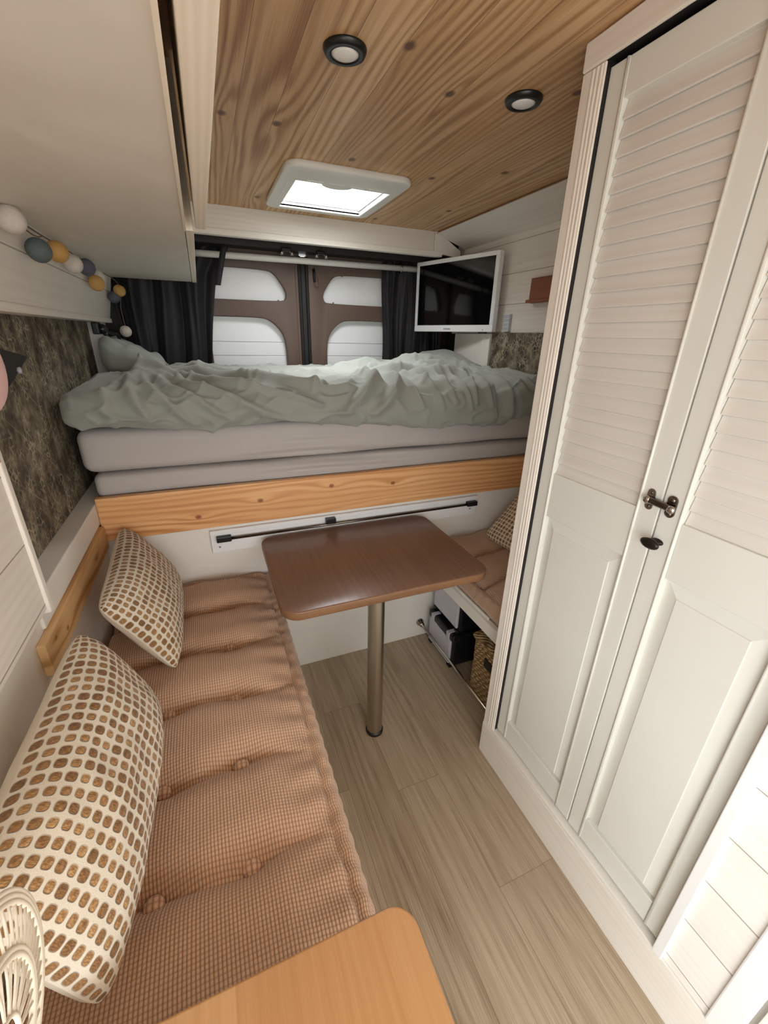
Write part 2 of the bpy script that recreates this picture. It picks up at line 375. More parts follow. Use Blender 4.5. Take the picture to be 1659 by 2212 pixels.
def rrect(x0, x1, y0, y1, r, n=8):
    out = []
    for cx_, cy_, a0 in ((x1-r, y1-r, 0), (x0+r, y1-r, PI/2), (x0+r, y0+r, PI), (x1-r, y0+r, 1.5*PI)):
        for k in range(n+1): a = a0+PI/2*k/n; out.append((cx_+r*math.cos(a), cy_+r*math.sin(a)))
    return out
def arcsmooth(pts, it=2):
    for _ in range(it):
        q = []
        for i in range(len(pts)):
            a, b = Vector(pts[i]), Vector(pts[(i+1) % len(pts)])
            q += [tuple(a*.75+b*.25), tuple(a*.25+b*.75)]
        pts = q
    return pts
def N3(p, s): return noise.noise(Vector(p)*s)

# ---------------------------------------------------------------- camera
cam = bpy.data.cameras.new('camera'); co = bpy.data.objects.new('camera', cam); C.objects.link(co)
r0 = Vector((.92604297, -.37687281, .02028071)); r1 = Vector((-.12856927, -.36552657, -.92187866)); r2 = Vector((.35484414, .85109178, -.38694758))
mw = Matrix((( r0.x, -r1.x, -r2.x, 0), (r0.y, -r1.y, -r2.y, 0), (r0.z, -r1.z, -r2.z, 1.4), (0, 0, 0, 1)))
co.matrix_world = mw
cam.sensor_fit = 'HORIZONTAL'; cam.sensor_width = 36; cam.lens = 36*902.91/1659; cam.clip_start = .02
SC.camera = co

# ---------------------------------------------------------------- setting
ZC = 1.93; YB = -1.5
struct(bx(-.5, 1.5, YB, 2.75, -.03, 0).build('floor', M['floor']))
c_ = MB(); hx0, hx1, hy0, hy1 = .382, .772, 1.822, 2.214
c_.box(-.5, hx0, YB, 2.7, ZC, ZC+.02).box(hx1, 1.5, YB, 2.7, ZC, ZC+.02).box(hx0, hx1, YB, hy0, ZC, ZC+.02).box(hx0, hx1, hy1, 2.7, ZC, ZC+.02)
struct(c_.build('ceiling', M['ceiling']))
ro = MB(); ro.box(-.52, hx0-.02, YB, 2.75, ZC+.06, ZC+.09).box(hx1+.02, 1.52, YB, 2.75, ZC+.06, ZC+.09).box(hx0-.02, hx1+.02, YB, hy0-.02, ZC+.06, ZC+.09).box(hx0-.02, hx1+.02, hy1+.02, 2.75, ZC+.06, ZC+.09)
struct(ro.build('ceiling_roof', M['white']))
# left wall: lower wall, window recess, upper board; open sliding door beside the camera (y < -.15)
struct(bx(-.46, -.385, -.15, 2.62, 0, .875).build('wall_left', M['white']))
struct(bx(-.52, -.46, -.15, 2.62, .0, 1.93).build('wall_left_shell', M['dark_metal']))
ub = MB().prism([(-.372, -.15, 1.45), (-.334, -.15, 1.625), (-.46, -.15, 1.625), (-.46, -.15, 1.45)], (0, 2.60, 0))
struct(ub.build('wall_left_upper', M['plankwall']))
struct(bx(-.46, -.366, -.15, 2.45, 1.432, 1.452).build('trim_1', M['whitewash_y'], bevel=.004))
struct(bx(-.44, -.36, -.15, .93, .872, 1.44).build('wall_left_panel', M['plankwall'], bevel=.003))
struct(bx(-.44, -.354, .914, .933, .862, 1.44).build('trim_2', M['whitewash_z'], bevel=.003))
struct(bx(-.46, -.379, .93, 2.45, .815, .885).build('trim_3', M['white'], bevel=.003))
struct(bx(-.46, -.395, 2.262, 2.45, .887, 1.432).build('wall_left_post', M['whitewash_z'], bevel=.003))
struct(bx(-.46, -.385, -.15, .0, 0, 1.9).build('door_1_pillar', M['white']))
# right wall
struct(bx(1.42, 1.50, YB, 2.62, 0, .885).build('wall_right', M['white']))
struct(bx(1.50, 1.54, YB, 2.62, 0, 1.95).build('wall_right_shell', M['dark_metal']))
struct(bx(1.45, 1.50, .86, 2.45, 1.425, 1.885).build('wall_right_upper', M['plankwall']))
struct(bx(1.42, 1.50, YB, .86, .885, 1.93).build('wall_right_front', M['white']))
struct(bx(1.42, 1.50, 2.075, 2.36, .885, 1.425).build('wall_right_post', M['whitewash_z'], bevel=.003))
struct(bx(1.412, 1.50, 1.995, 2.075, .885, 1.425).build('trim_4', M['white'], bevel=.003))
cv = MB().prism([(1.27, .87, 1.928), (1.452, .87, 1.872), (1.452, .87, 1.858), (1.258, .87, 1.918)], (0, 1.5, 0))
struct(cv.build('trim_5', M['whitewash_y'], bevel=.002))
# rear soffit
sf = MB().box(.03, 1.25, 2.372, 2.392, 1.838, 1.93); so = struct(sf.build('trim_6', M['whitewash_x'], bevel=.002))
so = struct(bx(.03, 1.30, 2.364, 2.40, 1.812, 1.838).build('trim_7', M['whitewash_x'], bevel=.002))
struct(MB().prism([(1.252, 2.37, 1.93), (1.272, 2.37, 1.93), (1.42, 2.37, 1.85), (1.42, 2.37, 1.815), (1.252, 2.37, 1.83)], (0, .02, 0)).build('trim_8', M['whitewash_x'], bevel=.002))
# rear body wall around the doors, front bulkhead of the cab with its windscreen opening
rw = MB().box(-.52, 1.54, 2.60, 2.66, 1.80, 2.02).box(-.52, -.30, 2.60, 2.66, 0, 1.8).box(1.45, 1.54, 2.60, 2.66, 0, 1.8).box(-.30, 1.45, 2.60, 2.66, 0, .82)
struct(rw.build('wall_rear', M['dark_metal']))
fw = MB().box(-.52, 1.54, YB-.04, YB, 0, .85).box(-.52, 1.54, YB-.04, YB, 1.75, 2.02)
struct(fw.build('wall_front', M['white']))

# window covers (printed insulating panels in the side window recesses)
o = tag(bx(-.452, -.432, .90, 2.26, .886, 1.44).build('window_cover', M['honeycomb']), 'dark speckled honeycomb-print cover filling the left side window beside the bed', 'window cover')
o = tag(bx(1.425, 1.445, .95, 2.0, .88, 1.43).build('window_cover', M['honeycomb']), 'small visible patch of dark speckled cover in the right side window under the television', 'window cover')
# wooden batten along the seat
tag(bx(-.385, -.368, .875, 1.488, .735, .812).build('wooden_batten', M['batten'], bevel=.003), 'raw pine batten fixed along the left wall behind the cushions', 'wooden board')

# ---------------------------------------------------------------- overhead locker
L = thing('overhead_locker', 'large white overhead locker above the long seat, seen from below', 'cupboard', (-.16, 1.0, 1.62))
bx(-.334, .0, YB, 2.45, 1.622, 1.634).build('underside', M['underside'], L, bevel=.002)
bx(-.334, -.322, YB, 2.45, 1.634, 1.928).build('back_panel', M['white'], L)
bx(-.334, .0, 2.436, 2.448, 1.634, 1.928).build('end_panel', M['white'], L)
d = MB().prism([(.012, YB, 1.624), (.046, YB, 1.624), (.046, 1.245, 1.624), (.024, 1.245, 1.624), (.012, .3, 1.624)], (0, 0, .30))
d.build('door', M['ply'], L, bevel=.002)
bx(.001, .020, 1.25, 2.45, 1.620, 1.925).build('door', M['ply'], L, bevel=.002)
bx(-.002, .003, YB, 1.25, 1.618, 1.66).build('face_edge', M['ply'], L)

# ---------------------------------------------------------------- rear doors
DC = .578
def rear_door(sg, idx):
    pts_u = [(.05, 1.722), (.37, 1.722), (.415, 1.706), (.45, 1.660), (.474, 1.622), (.478, 1.596), (.468, 1.570), (.446, 1.560), (.05, 1.558)]
    pts_l = [(.05, 1.488), (.33, 1.490), (.375, 1.476), (.415, 1.445), (.446, 1.405), (.462, 1.350), (.464, 1.20), (.464, .95), (.05, .95)]
    sh = .575
    mir = (lambda p: [(2*sh-a, b) for a, b in p][::-1]) if sg > 0 else (lambda p: p)
    # ease only the curved ends
    def ease(p):
        q = []
        n = len(p)
        for i in range(n):
            a = Vector(p[i-1]); b = Vector(p[i]); c = Vector(p[(i+1) % n])
            if b.x < .06: q.append(tuple(b)); continue
            for k in range(5):
                f = k/4; q.append(tuple((a*.5+b*.5)*(1-f)**2+2*f*(1-f)*b+(b*.5+c*.5)*f*f))
        return q
    u, l = mir(ease(pts_u)), mir(ease(pts_l))
    x0, x1 = (-.30, .545) if sg < 0 else (.598, 1.45)
    D = bpy.data.objects.new('door_%d' % idx, None); C.objects.link(D); D.location = ((x0+x1)/2, 2.6, .82); D['kind'] = 'structure'
    OFF[D.as_pointer()] = Vector(D.location)
    side = 'left' if sg < 0 else 'right'
    D['label'] = 'brown inner skin of the %s rear van door with white boarded windows' % side; D['category'] = 'door'
    outer = [(x0, .82), (x1, .82), (x1, 1.80), (x0, 1.80)]
    o = plate('door_panel', outer, [u, l], .012, M['door_brown'], lambda a, b, c: (a, 2.606+c, b), D, bevel=.007)
    smooth_angle(o, .5)
    wb = MB()
    zs = [.84, 1.215, 1.285, 1.357, 1.53]
    for a, b in zip(zs, zs[1:]): wb.box(min(x0+.02, x1), x1-.02, 2.628, 2.638, a+.0012, b-.0012)
    wb.box(x0+.02, x1-.02, 2.628, 2.638, 1.535, 1.76)
    wb.box(x0+.02, x1-.02, 2.6375, 2.645, .84, 1.79)
    wbo = wb.build('window_board', M['white_cool'], D, bevel=.0015)
    for (sx, sz) in (((.43, 1.572), (.462, 1.275)) if sg < 0 else ((.745, 1.574), (.69, 1.27), (.80, 1.712))):
        MB().lathe([(0, -.006), (.003, -.006), (.004, 0), (.0, 0)], (sx, 2.624, sz), (0, 1, 0), 10).build('screw', M['nickel'], wbo, smooth=True)
    return D
rear_door(-1, 2); rear_door(1, 3)
o = MB()
for xx, rr in ((.548, .011), (.590, .009)): o.tube([(xx, 2.594, .84), (xx, 2.594, 1.79)], rr, 10)
o.box(.545, .598, 2.60, 2.612, .84, 1.79)
struct(o.build('door_seal', M['gasket'], smooth=False))
struct(bx(.524, .545, 2.590, 2.60, .84, 1.79).build('door_seal_strip', M['door_brown'], bevel=.004))
struct(bx(-.3, 1.45, 2.50, 2.60, 1.80, 1.92).build('trim_9', M['dark_metal']))

# hook hardware under the soffit, strap on the door
for i, (xc, lab) in enumerate(((.468, 'left one of two black twin hooks hanging under the white soffit board'), (.648, 'right one of two black twin hooks hanging under the white soffit board'))):
    h = thing('twin_hook', lab, 'hook', (xc, 2.50, 1.845), 'twin hooks above the rear doors')
    for dx in (-.017, .017):
        MB().tube([(xc+dx, 2.4985, 1.845), (xc+dx, 2.4985, 1.80), (xc+dx, 2.492, 1.79), (xc+dx, 2.482, 1.787)], .003, 8).build('pin', M['chrome'], h, smooth=True)
        MB().lathe([(0, 0), (.009, 0), (.009, .012), (.006, .018), (0, .018)], (xc+dx*1.5, 2.485, 1.774), (0, 0, 1), 12).build('knob', M['nickel_light'], h, smooth=True)
    bx(xc-.026, xc+.026, 2.484, 2.4995, 1.786, 1.808).build('block', M['black_plastic'], h, bevel=.005)
st = thing('door_strap', 'black cord lock with a beige loop hanging on the right rear door', 'strap', (.632, 2.585, 1.72))
MB().tube([(.628, 2.588, 1.735), (.63, 2.588, 1.70), (.632, 2.588, 1.672)], .007, 8).build('toggle', M['black_plastic'], st, smooth=True)
lp = [(.634, 2.582, 1.735)]
for k in range(13):
    a = k/12*PI*1.25; lp.append((.640+.013*math.sin(a*.9)+.006*(1-k/12), 2.582, 1.705-.052*k/12+(.012*max(0, k-9)/3 if k > 9 else 0)))
MB().tube([(.634, 2.581, 1.74), (.643, 2.581, 1.715), (.652, 2.581, 1.69), (.656, 2.581, 1.668), (.652, 2.581, 1.655), (.643, 2.581, 1.650), (.634, 2.581, 1.655), (.629, 2.581, 1.664)], .0028, 8).build('loop', M['cord'], st, smooth=True)

# ---------------------------------------------------------------- curtain rod and curtains
R_ = thing('curtain_rod', 'white curtain rod across the rear doors', 'curtain rod', (.6, 2.45, 1.75))
MB().tube([(-.30, 2.53, 1.753), (1.40, 2.53, 1.767)], .015, 20).build('rod', M['plastic_white'], R_, smooth=True)
def curtain(name, label, xf, z0, z1, nf, amp, seed, ph=0, y0=2.475):
    b = MB(); rnd = random.Random(seed)
    def f(u, v):
        z = z0+(z1-z0)*v; xa, xb = xf(v)
        x = xa+(xb-xa)*u
        y = y0+amp*math.sin(2*PI*nf*u+ph)*(.7+.3*v)+.006*math.sin(2*PI*nf*2.3*u+v*2)+.01*N3((u*4, v*2, seed), 1)
        return (x+.008*math.sin(v*5+u*9), y, z)
    b.grid(f, 140, 40)
    o = b.build(name, M['curtain'], smooth=True); s = o.modifiers.new('sol', 'SOLIDIFY'); s.thickness = .003
    return o
root = thing('curtain', 'black blackout curtain bunched at the left of the rear doors', 'curtain', (-.1, 2.475, 1.2))
o = curtain('cloth', '', lambda v: (-.36, .035+.10*v+.05*max(0, (v-.8)/.2)), 1.13, 1.80, 3.4, .020, 3, .5, 2.553)
o.parent = root; o.matrix_parent_inverse = Matrix.Translation(-root.location)
# tab of cloth folded over the rod
root2 = thing('curtain', 'black blackout curtain at the right of the rear doors, half behind the television', 'curtain', (1.2, 2.475, 1.2))
o = curtain('cloth', '', lambda v: (1.025+.012*v, 1.412), 1.13, 1.80, 4.6, .020, 9, 2.2, 2.553)
o.parent = root2; o.matrix_parent_inverse = Matrix.Translation(-root2.location)
def ring(x, par):
    b = MB(); pts = [(x+.004*math.sin(a), 2.53+.024*math.cos(a), 1.7645+.024*math.sin(a)) for a in [2*PI*k/24 for k in range(24)]]
    b.tube(pts, .0035, 8, closed=True).build('eyelet', M['chrome'], par, smooth=True)
ring(1.125, root2)
b = MB()
b.grid(lambda u, v: (.105+.05*v+.026*u, 2.512-.004*math.sin(u*PI)+.001*v, 1.62+.175*v), 8, 20)
o = b.build('front_fold', M['curtain'], root, smooth=True); s = o.modifiers.new('s', 'SOLIDIFY'); s.thickness = .004; s.offset = 0

# ---------------------------------------------------------------- television on the right
W_, H_ = .58, .363
tvr, tvl = Vector((1.391, 1.95)), Vector((1.219, 2.50))
ex = Vector(((tvr-tvl).x, (tvr-tvl).y, 0)).normalized(); ez = Vector((0, 0, 1)); ey = ez.cross(ex)
TV = thing('television', 'white framed flat television with a black screen on the right wall', 'television', (tvl.x, tvl.y, 1.43))
TV.matrix_world = Matrix.Translation((tvl.x, tvl.y, 1.4325)) @ Matrix((ex, ey, ez)).transposed().to_4x4()
W_ = (tvr-tvl).length; bz = .023
f_ = MB()
f_.box(0, W_, -.004, .03, 0, .034).box(0, W_, -.004, .03, H_-.02, H_).box(0, bz*.8, -.004, .03, .034, H_-.02).box(W_-bz, W_, -.004, .03, .034, H_-.02)
tvf = f_.build('frame', M['white_cool'], TV, bevel=.003, local=True)
bx(.01, W_-.01, .0015, .006, .03, H_-.015).build('screen', M['screen'], TV, local=True)
bx(.04, W_-.04, .03, .055, .03, H_-.03).build('back_cover', M['plastic_white'], TV, bevel=.01, local=True)
bx(W_*.4, W_*.6, .055, .10, .13, .22).build('wall_mount', M['black_plastic'], TV, local=True)
def text(s, size, parent, loc, mat, name='logo_lettering', rotm=None):
    cu = bpy.data.curves.new(name, 'FONT'); cu.body = s; cu.size = size; cu.extrude = .0003; cu.align_x = 'CENTER'; cu.align_y = 'CENTER'
    tmp = bpy.data.objects.new('tmp', cu); C.objects.link(tmp)
    me = bpy.data.meshes.new_from_object(tmp.evaluated_get(bpy.context.evaluated_depsgraph_get())); bpy.data.objects.remove(tmp)
    o = bpy.data.objects.new(name, me); C.objects.link(o); me.materials.append(mat); o.parent = parent
    o.matrix_local = Matrix.Translation(loc) @ (rotm or Matrix.Rotation(PI/2, 4, 'X'))
    return o
text('SAMSUNG', .0115, tvf, (W_*.46, -.0045, .0135), plain('dark grey lettering', S(70, 72, 76), .5), 'brand_lettering')
MB().lathe([(0, 0), (.0025, 0), (.0025, .001), (0, .001)], (W_-.06, -.004, .010), (0, -1, 0), 10).build('status_light', M['nickel'], tvf, local=True)
bx(W_-.09, W_-.05, .0, .02, -.006, 0).build('sensor', M['black_plastic'], TV, local=True)
# wire key-rack / socket strip on wall behind the TV
SK = thing('socket_strip', 'narrow grey socket strip with white dividers right of the television', 'socket', (1.445, 1.90, 1.44))
bx(1.435, 1.45, 1.88, 1.93, 1.435, 1.515).build('body', M['clip_grey'], SK, bevel=.002)
for k in range(5): bx(1.432, 1.437, 1.88, 1.93, 1.436+k*.019, 1.4385+k*.019).build('divider', M['white_cool'], SK)
WB = thing('wall_box', 'small red brown wooden box on the white right wall beside the wardrobe', 'shelf', (1.43, 1.66, 1.56))
bx(1.418, 1.45, 1.50, 1.735, 1.568, 1.655).build('box', M['brown_box'], WB, bevel=.002)
bx(1.408, 1.45, 1.49, 1.745, 1.555, 1.568).build('ledge', M['brown_box'], WB, bevel=.002)

# ---------------------------------------------------------------- ceiling lights and skylight
for (x, y, lab) in ((.344, 1.081, 'round recessed ceiling spotlight with black rim, left one over the table'), (.791, 1.085, 'round recessed ceiling spotlight with black rim, right one beside the wardrobe')):
    l = thing('ceiling_spotlight', lab, 'ceiling light', (x, y, ZC), 'ceiling spotlights')
    MB().lathe([(.026, -.004), (.029, -.011), (.040, -.010), (.044, -.003), (.044, .0), (.026, .0)], (x, y, ZC), (0, 0, 1), 40).build('rim', M['black_plastic'], l, smooth=True)
    MB().lathe([(0, -.0125), (.020, -.012), (.0275, -.009), (.0275, .0), (0, .0)], (x, y, ZC), (0, 0, 1), 32).build('lens', M['glass_lamp'], l, smooth=True)
W = thing('skylight', 'white framed roof skylight set in the pine ceiling', 'skylight', (.6, 2.03, ZC))
def sk(prof_z, o_, i_): pass
ix0, ix1, iy0, iy1 = .396, .758, 1.836, 2.200
outer = rrect(.342, .789, 1.690, 2.226, .045)
o = plate('frame', outer, [[(ix0-.008, iy0-.008), (ix0-.008, iy1+.008), (ix1+.008, iy1+.008), (ix1+.008, iy0-.008)]], .006, M['plastic_white'], lambda a, b, c: (a, b, ZC-.009+c), W, bevel=.008)
skf = o
smooth_angle(o, .6)
sh = MB(); z0, z1 = ZC-.012, ZC+.055
for a in ((ix0-.008, ix0, iy0, iy1), (ix1, ix1+.008, iy0, iy1), (ix0-.008, ix1+.008, iy0-.008, iy0), (ix0-.008, ix1+.008, iy1, iy1+.008)): sh.box(*a, z0, z1)
sh.build('shaft', M['plastic_white'], W)
tr_ = MB()
for zz in (ZC+.004, ZC+.018): tr_.box(ix0, ix1, iy1-.006, iy1, zz, zz+.004)
tr_.box(ix1-.006, ix1, iy0, iy1, ZC+.0, ZC+.004)
tr_.build('blind_track', M['clip_grey'], W)
bx(ix0-.008, ix1+.008, iy0-.008, iy1+.008, ZC+.055, ZC+.059).build('pane', M['pane'], W)
h = [(.548+.060*math.cos(a), iy0-.004+.045*math.sin(a), ZC-.008) for a in [PI*k/20 for k in range(21)]]
MB().prism(h, (0, 0, -.010)).build('blind_handle', M['plastic_white'], skf, bevel=.003)
for k in range(4): bx(.43+k*.078, .488+k*.078, 1.806, 1.811, ZC-.0212, ZC-.0198).build('vent_slot', M['white_cool'], skf)
bx(.366, .371, 1.86, 2.12, ZC-.0212, ZC-.0198).build('vent_slot', M['white_cool'], skf)

# ---------------------------------------------------------------- bed
B = thing('bed_platform', 'white boarded bed platform behind the table across the rear of the van', 'bed', (.5, 1.53, 0))
bx(-.384, 1.415, 1.520, 1.535, 0, .752).build('front_panel', M['white'], B)
tag(bx(-.378, 1.412, 1.494, 1.520, .752, .903).build('bed_board', M['bedboard'], bevel=.003), 'long knotty pine board along the front of the bed below the mattresses', 'wooden board')
bx(-.384, 1.412, 1.535, 2.55, .84, .885).build('slat_base', M['batten'], B)
TR = thing('table_rail', 'white strip with a dark metal rod and black brackets fixed below the bed board', 'rail', (.52, 1.515, .69))
bx(-.058, 1.095, 1.508, 1.5195, .641, .733).build('mount_board', M['white_cool'], TR, bevel=.003)
bx(-.058, 1.095, 1.504, 1.512, .716, .733).build('lip', M['white_cool'], TR, bevel=.002)
MB().tube([(-.005, 1.494, .700), (1.055, 1.494, .700)], .0055, 12).build('rod', M['nickel'], TR, smooth=True)
for x in (-.012, 1.06): bx(x-.026, x+.026, 1.487, 1.509, .690, .712).build('bracket', M['black_plastic'], TR, bevel=.003)
bx(.372, .412, 1.482, 1.506, .704, .728).build('catch', M['black_plastic'], TR, bevel=.002)
for x, z in ((-.03, .665), (1.06, .672)): MB().lathe([(0, 0), (.004, 0), (.003, .003), (0, .003)], (x, 1.508, z), (0, -1, 0), 10).build('screw', M['nickel_light'], TR)
def matt_disp(k, split):
    def f(p):
        n = N3((p.x*2, p.y*2, p.z*3+k), 1.7)
        p.y += .006*n; p.z += .004*N3((p.x*3, p.y*3, k+5), 1.3)
        # long shallow creases on the front face
        if p.y < 1.56: p.y += .006*math.sin((p.z*160+6*N3((p.x*1.2, 0, k), 1.0)))*max(0, N3((p.x*1.6, p.z*8, k+9), 1))*2
        return p
    return f
def sag(p, f, amt):
    p = f(p); t = max(0, min(1, (p.x+.4)/1.8)); p.z -= amt*math.sin(t*PI)*max(0, 1-(p.z-.88)*3); return p
m1 = MB().rbox((.515, 2.02, .929), (.893, .490, .039), .022, (90, 40, 12), lambda p: matt_disp(1, 0)(p)).build('mattress', M['fabric_sheet'], smooth=True)
tag(m1, 'lower thin mattress in a warm grey sheet, resting behind the pine board', 'mattress')
m2 = MB().rbox((.508, 2.02, 1.046), (.902, .500, .068), .032, (110, 40, 16), lambda p: matt_disp(2, 0)(p)).build('mattress', M['fabric_sheet'], smooth=True)
tag(m2, 'upper thick mattress in a warm grey sheet, under the crumpled duvet', 'mattress')

# duvet: closed soft shell with folds
FOLDS = []   # (x0,v0,x1,v1,width,height)
def fold(x0, v0, x1, v1, w, h, bend=0): FOLDS.append((x0, v0, x1, v1, w, h, bend))
for x1, v1, h in ((-.27, .06, .010), (-.16, .05, .014), (-.05, .05, .014), (.08, .06, .013), (.22, .07, .016), (.36, .16, .020)): fold(-.22, .62, x1, v1, .035, h, .03)
fold(-.24, .58, .40, .27, .045, .024, -.05); fold(-.2, .66, .30, .44, .05, .022, -.03); fold(-.05, .62, .5, .62, .05, .014)
fold(.40, .27, .50, .30, .04, .016); fold(.50, .18, .62, .55, .05, .026, .03); fold(.56, .10, .70, .50, .045, .026, .03); fold(.44, .10, .58, .34, .04, .016)
fold(.70, .60, .88, .56, .035, .024, .03); fold(.70, .62, .80, .70, .03, .02); fold(.74, .46, 1.12, .44, .05, .024, .02); fold(.78, .55, 1.1, .60, .04, .014)
for xa, xb in ((.72, .76), (.80, .85), (.88, .90), (.95, .98), (1.02, 1.0), (1.06, 1.08)): fold(xa, .42, xb, .12+.06*random.random(), .022, .013, .015)
fold(1.10, .46, 1.13, .03, .022, -.022); fold(1.17, .44, 1.22, .03, .022, -.026); fold(1.135, .46, 1.17, .06, .03, .016)
for k in range(5): fold(1.22+.035*k, .62, 1.25+.05*k, .22, .03, .013, .02)
fold(.9, .78, 1.2, .72, .05, .02); fold(.6, .75, .9, .82, .06, .02); fold(1.0, .66, 1.25, .60, .04, .02, -.03)
for k in range(46):
    a = random.uniform(-.35, 1.35); v = random.uniform(.3, .9); fold(a, v, a+random.uniform(-.12, .12), v+random.uniform(-.1, .1), random.uniform(.015, .03), random.uniform(.004, .011), random.uniform(-.02, .02))
def foldh(x, v):
    t = 0
    for x0, v0, x1, v1, w, h, bend in FOLDS:
        dx, dv = x1-x0, v1-v0; L2 = dx*dx+dv*dv; s = ((x-x0)*dx+(v-v0)*dv)/L2
        if s < -.25 or s > 1.25: continue
        sc = max(0, min(1, s)); L = math.sqrt(L2)
        d = ((x-x0)*dv-(v-v0)*dx)/L - bend*math.sin(sc*PI)
        e = (s-sc)*L
        q = (d*d+e*e)/(w*w*.30)
        if q < 9: t += h*math.exp(-q)*(1 if d > 0 else math.exp(-q*.8))*math.sin(PI*min(1, max(0, s*.72+.16)))
    return t
def lowz(x):
    pts = [(-.40, 1.135), (-.2, 1.128), (.02, 1.110), (.2, 1.124), (.46, 1.100), (.75, 1.080), (1.02, 1.068), (1.15, 1.058), (1.20, 1.085), (1.30, 1.110), (1.42, 1.118)]
    for (a, b), (c, d) in zip(pts, pts[1:]):
        if x <= c: t = max(0, (x-a)/(c-a)); t = t*t*(3-2*t); return b+(d-b)*t
    return pts[-1][1]
def duvet_top(x, y):
    z = 1.243
    z += .075*math.exp(-(((x-1.34)/.22)**2+((y-2.28)/.22)**2))
    z += .030*math.exp(-(((x-1.05)/.25)**2+((y-2.2)/.3)**2))
    z -= .02*math.exp(-(((x-.25)/.2)**2+((y-1.9)/.3)**2))
    z += .012*N3((x*2.2, y*2.2, 3), 1)+.008*N3((x*5, y*5, 8), 1)
    return z
def duvet_pt(u, v):
    x = -.402+1.815*u
    e = min(1, min(u, 1-u)/.045); round_ = math.sqrt(max(0, 1-(1-e)**2))
    zl = lowz(x)+.006*N3((x*9, 1, 0), 1); lean = .012*N3((x*2.6, 0, 4), 1)
    crest = 1.232+.008*N3((x*3, 2, 2), 1)
    if v < .36:      # front roll
        a = v/.36; th = -PI/2*.55+a*(PI/2*1.55)
        zc_ = (zl+crest)/2; rz = (crest-zl)/2
        z = zc_+rz*math.sin(th)/1.0 if a > .0 else zl
        z = zl+(crest-zl)*(math.sin(th)+math.sin(PI/2*.55))/(1+math.sin(PI/2*.55))
        y = 1.53-.075*math.cos(th)**.8+lean
        nrm = Vector((0, -math.cos(th), math.sin(th)))
    else:
        a = (v-.36)/.64; y = 1.53+lean*(1-a)+a*.975
        zt = duvet_top(x, y); k = min(1, a/.12); z = crest+(zt-crest)*k*k*(3-2*k)
        z -= .10*max(0, (a-.93)/.07)**2
        nrm = Vector((0, 0, 1))
    r1_ = 1-abs(N3((x*4.2+v*1.5, v*4.5-x*1.2, 11), 1))*2.2; r2_ = 1-abs(N3((x*8-v*3, v*7+x*3, 17), 1))*2.2
    h = 1.5*foldh(x, v)+.010*max(0, r1_)**4+.006*max(0, r2_)**4+.0025*N3((x*14, v*14, 6), 1)+.004*N3((x*7, v*9, 1), 1)
    p = Vector((x, y, z))+nrm*h*1.15
    zmid = 1.17; p.z = zmid+(p.z-zmid)*(.55+.45*round_); p.y = p.y if v > .36 else 1.53+(p.y-1.53)*(.5+.5*round_)
    return p
b = MB(); NU, NV = 330, 150
b.grid(duvet_pt, NU, NV)
o = tag(b.build('duvet', M['fabric_duvet'], smooth=True), 'crumpled grey green duvet spread over the bed', 'duvet')
s = o.modifiers.new('s', 'SOLIDIFY'); s.thickness = .012; s.offset = -1

# ---------------------------------------------------------------- cushions
def pillow_mesh(W, H, T, nx, ny, seed, front=True):
    b = MB()
    def f(u, v):
        a, c = 2*u-1, 2*v-1
        s_ = max(0, (1-abs(a)**2.4))*max(0, (1-abs(c)**2.4))
        z = T*s_**.5
        px = a*W/2*(1-.055*(1-c*c)*a*a); py = c*H/2*(1-.07*(1-a*a)*c*c)
        rc = 1-.07*(a*a*c*c)**3; px *= rc; py *= rc
        z += .010*N3((a*1.6, c*1.6, seed), 1)*s_**.5+.004*N3((a*5, c*4, seed+2), 1)*s_**.5
        if not front: z = -z*.9
        return Vector((px, py, z))
    def arc(L):
        t = [0]; n = 200; g = lambda q: T*max(0, 1-abs(q)**2.4)**.5
        for i in range(n):
            a0, a1 = 2*i/n-1, 2*(i+1)/n-1; t.append(t[-1]+math.hypot((a1-a0)*L/2, (g(a1)-g(a0))*.8))
        return lambda u: t[min(n, int(u*n+.5))]/t[-1]
    au, av = arc(W), arc(H)
    b.grid(f, 100, 100, lambda u, v: (au(u)*nx, av(v)*ny))
    return b
def pillow(name, label, Cn, Bn, Dn, W, H, T, nx, ny, seed, group, mats=('weave', 'pillow_back'), mid=.0, tagit=True):
    """Cn: near seat corner, Bn: far seat corner, Dn: near upper corner"""
    Cn, Bn, Dn = Vector(Cn), Vector(Bn), Vector(Dn)
    e1 = (Bn-Cn).normalized(); e2 = (Dn-Cn); e2 = (e2-e1*e2.dot(e1)).normalized(); n = e1.cross(e2)
    if n.dot(Vector((1, -.3, .6))) < 0: n = -n; flip = True
    ctr = Cn+(Bn-Cn)*.5+e2*(H/2)
    o = thing(name, label, 'cushion', ctr, group)
    m = Matrix((e1, e2, e1.cross(e2))).transposed().to_4x4()
    sgn = 1 if e1.cross(e2).dot(n) > 0 else -1
    o.matrix_world = Matrix.Translation(ctr) @ m
    fr = pillow_mesh(W, H, T, nx, ny, seed, sgn > 0).build('front_cover', M[mats[0]], o, smooth=True, local=True)
    bk_ = pillow_mesh(W, H, T*.8, nx, ny, seed+3, sgn < 0).build('back_cover', M[mats[1]], o, smooth=True, local=True)
    return o
GP = 'woven jute cushions'
pillow('cushion', 'woven jute and cream cushion at the back of the long seat, against the pine board', (-.165, .99, .575), (-.185, 1.46, .58), (-.285, 1.02, .79), .49, .275, .07, 26, 16, 1, GP)
pillow('cushion', 'large woven jute and cream cushion nearest the camera at the left edge', (-.222, .36, .592), (-.205, .85, .60), (-.315, .36, .835), .51, .27, .085, 27, 18, 5, GP)
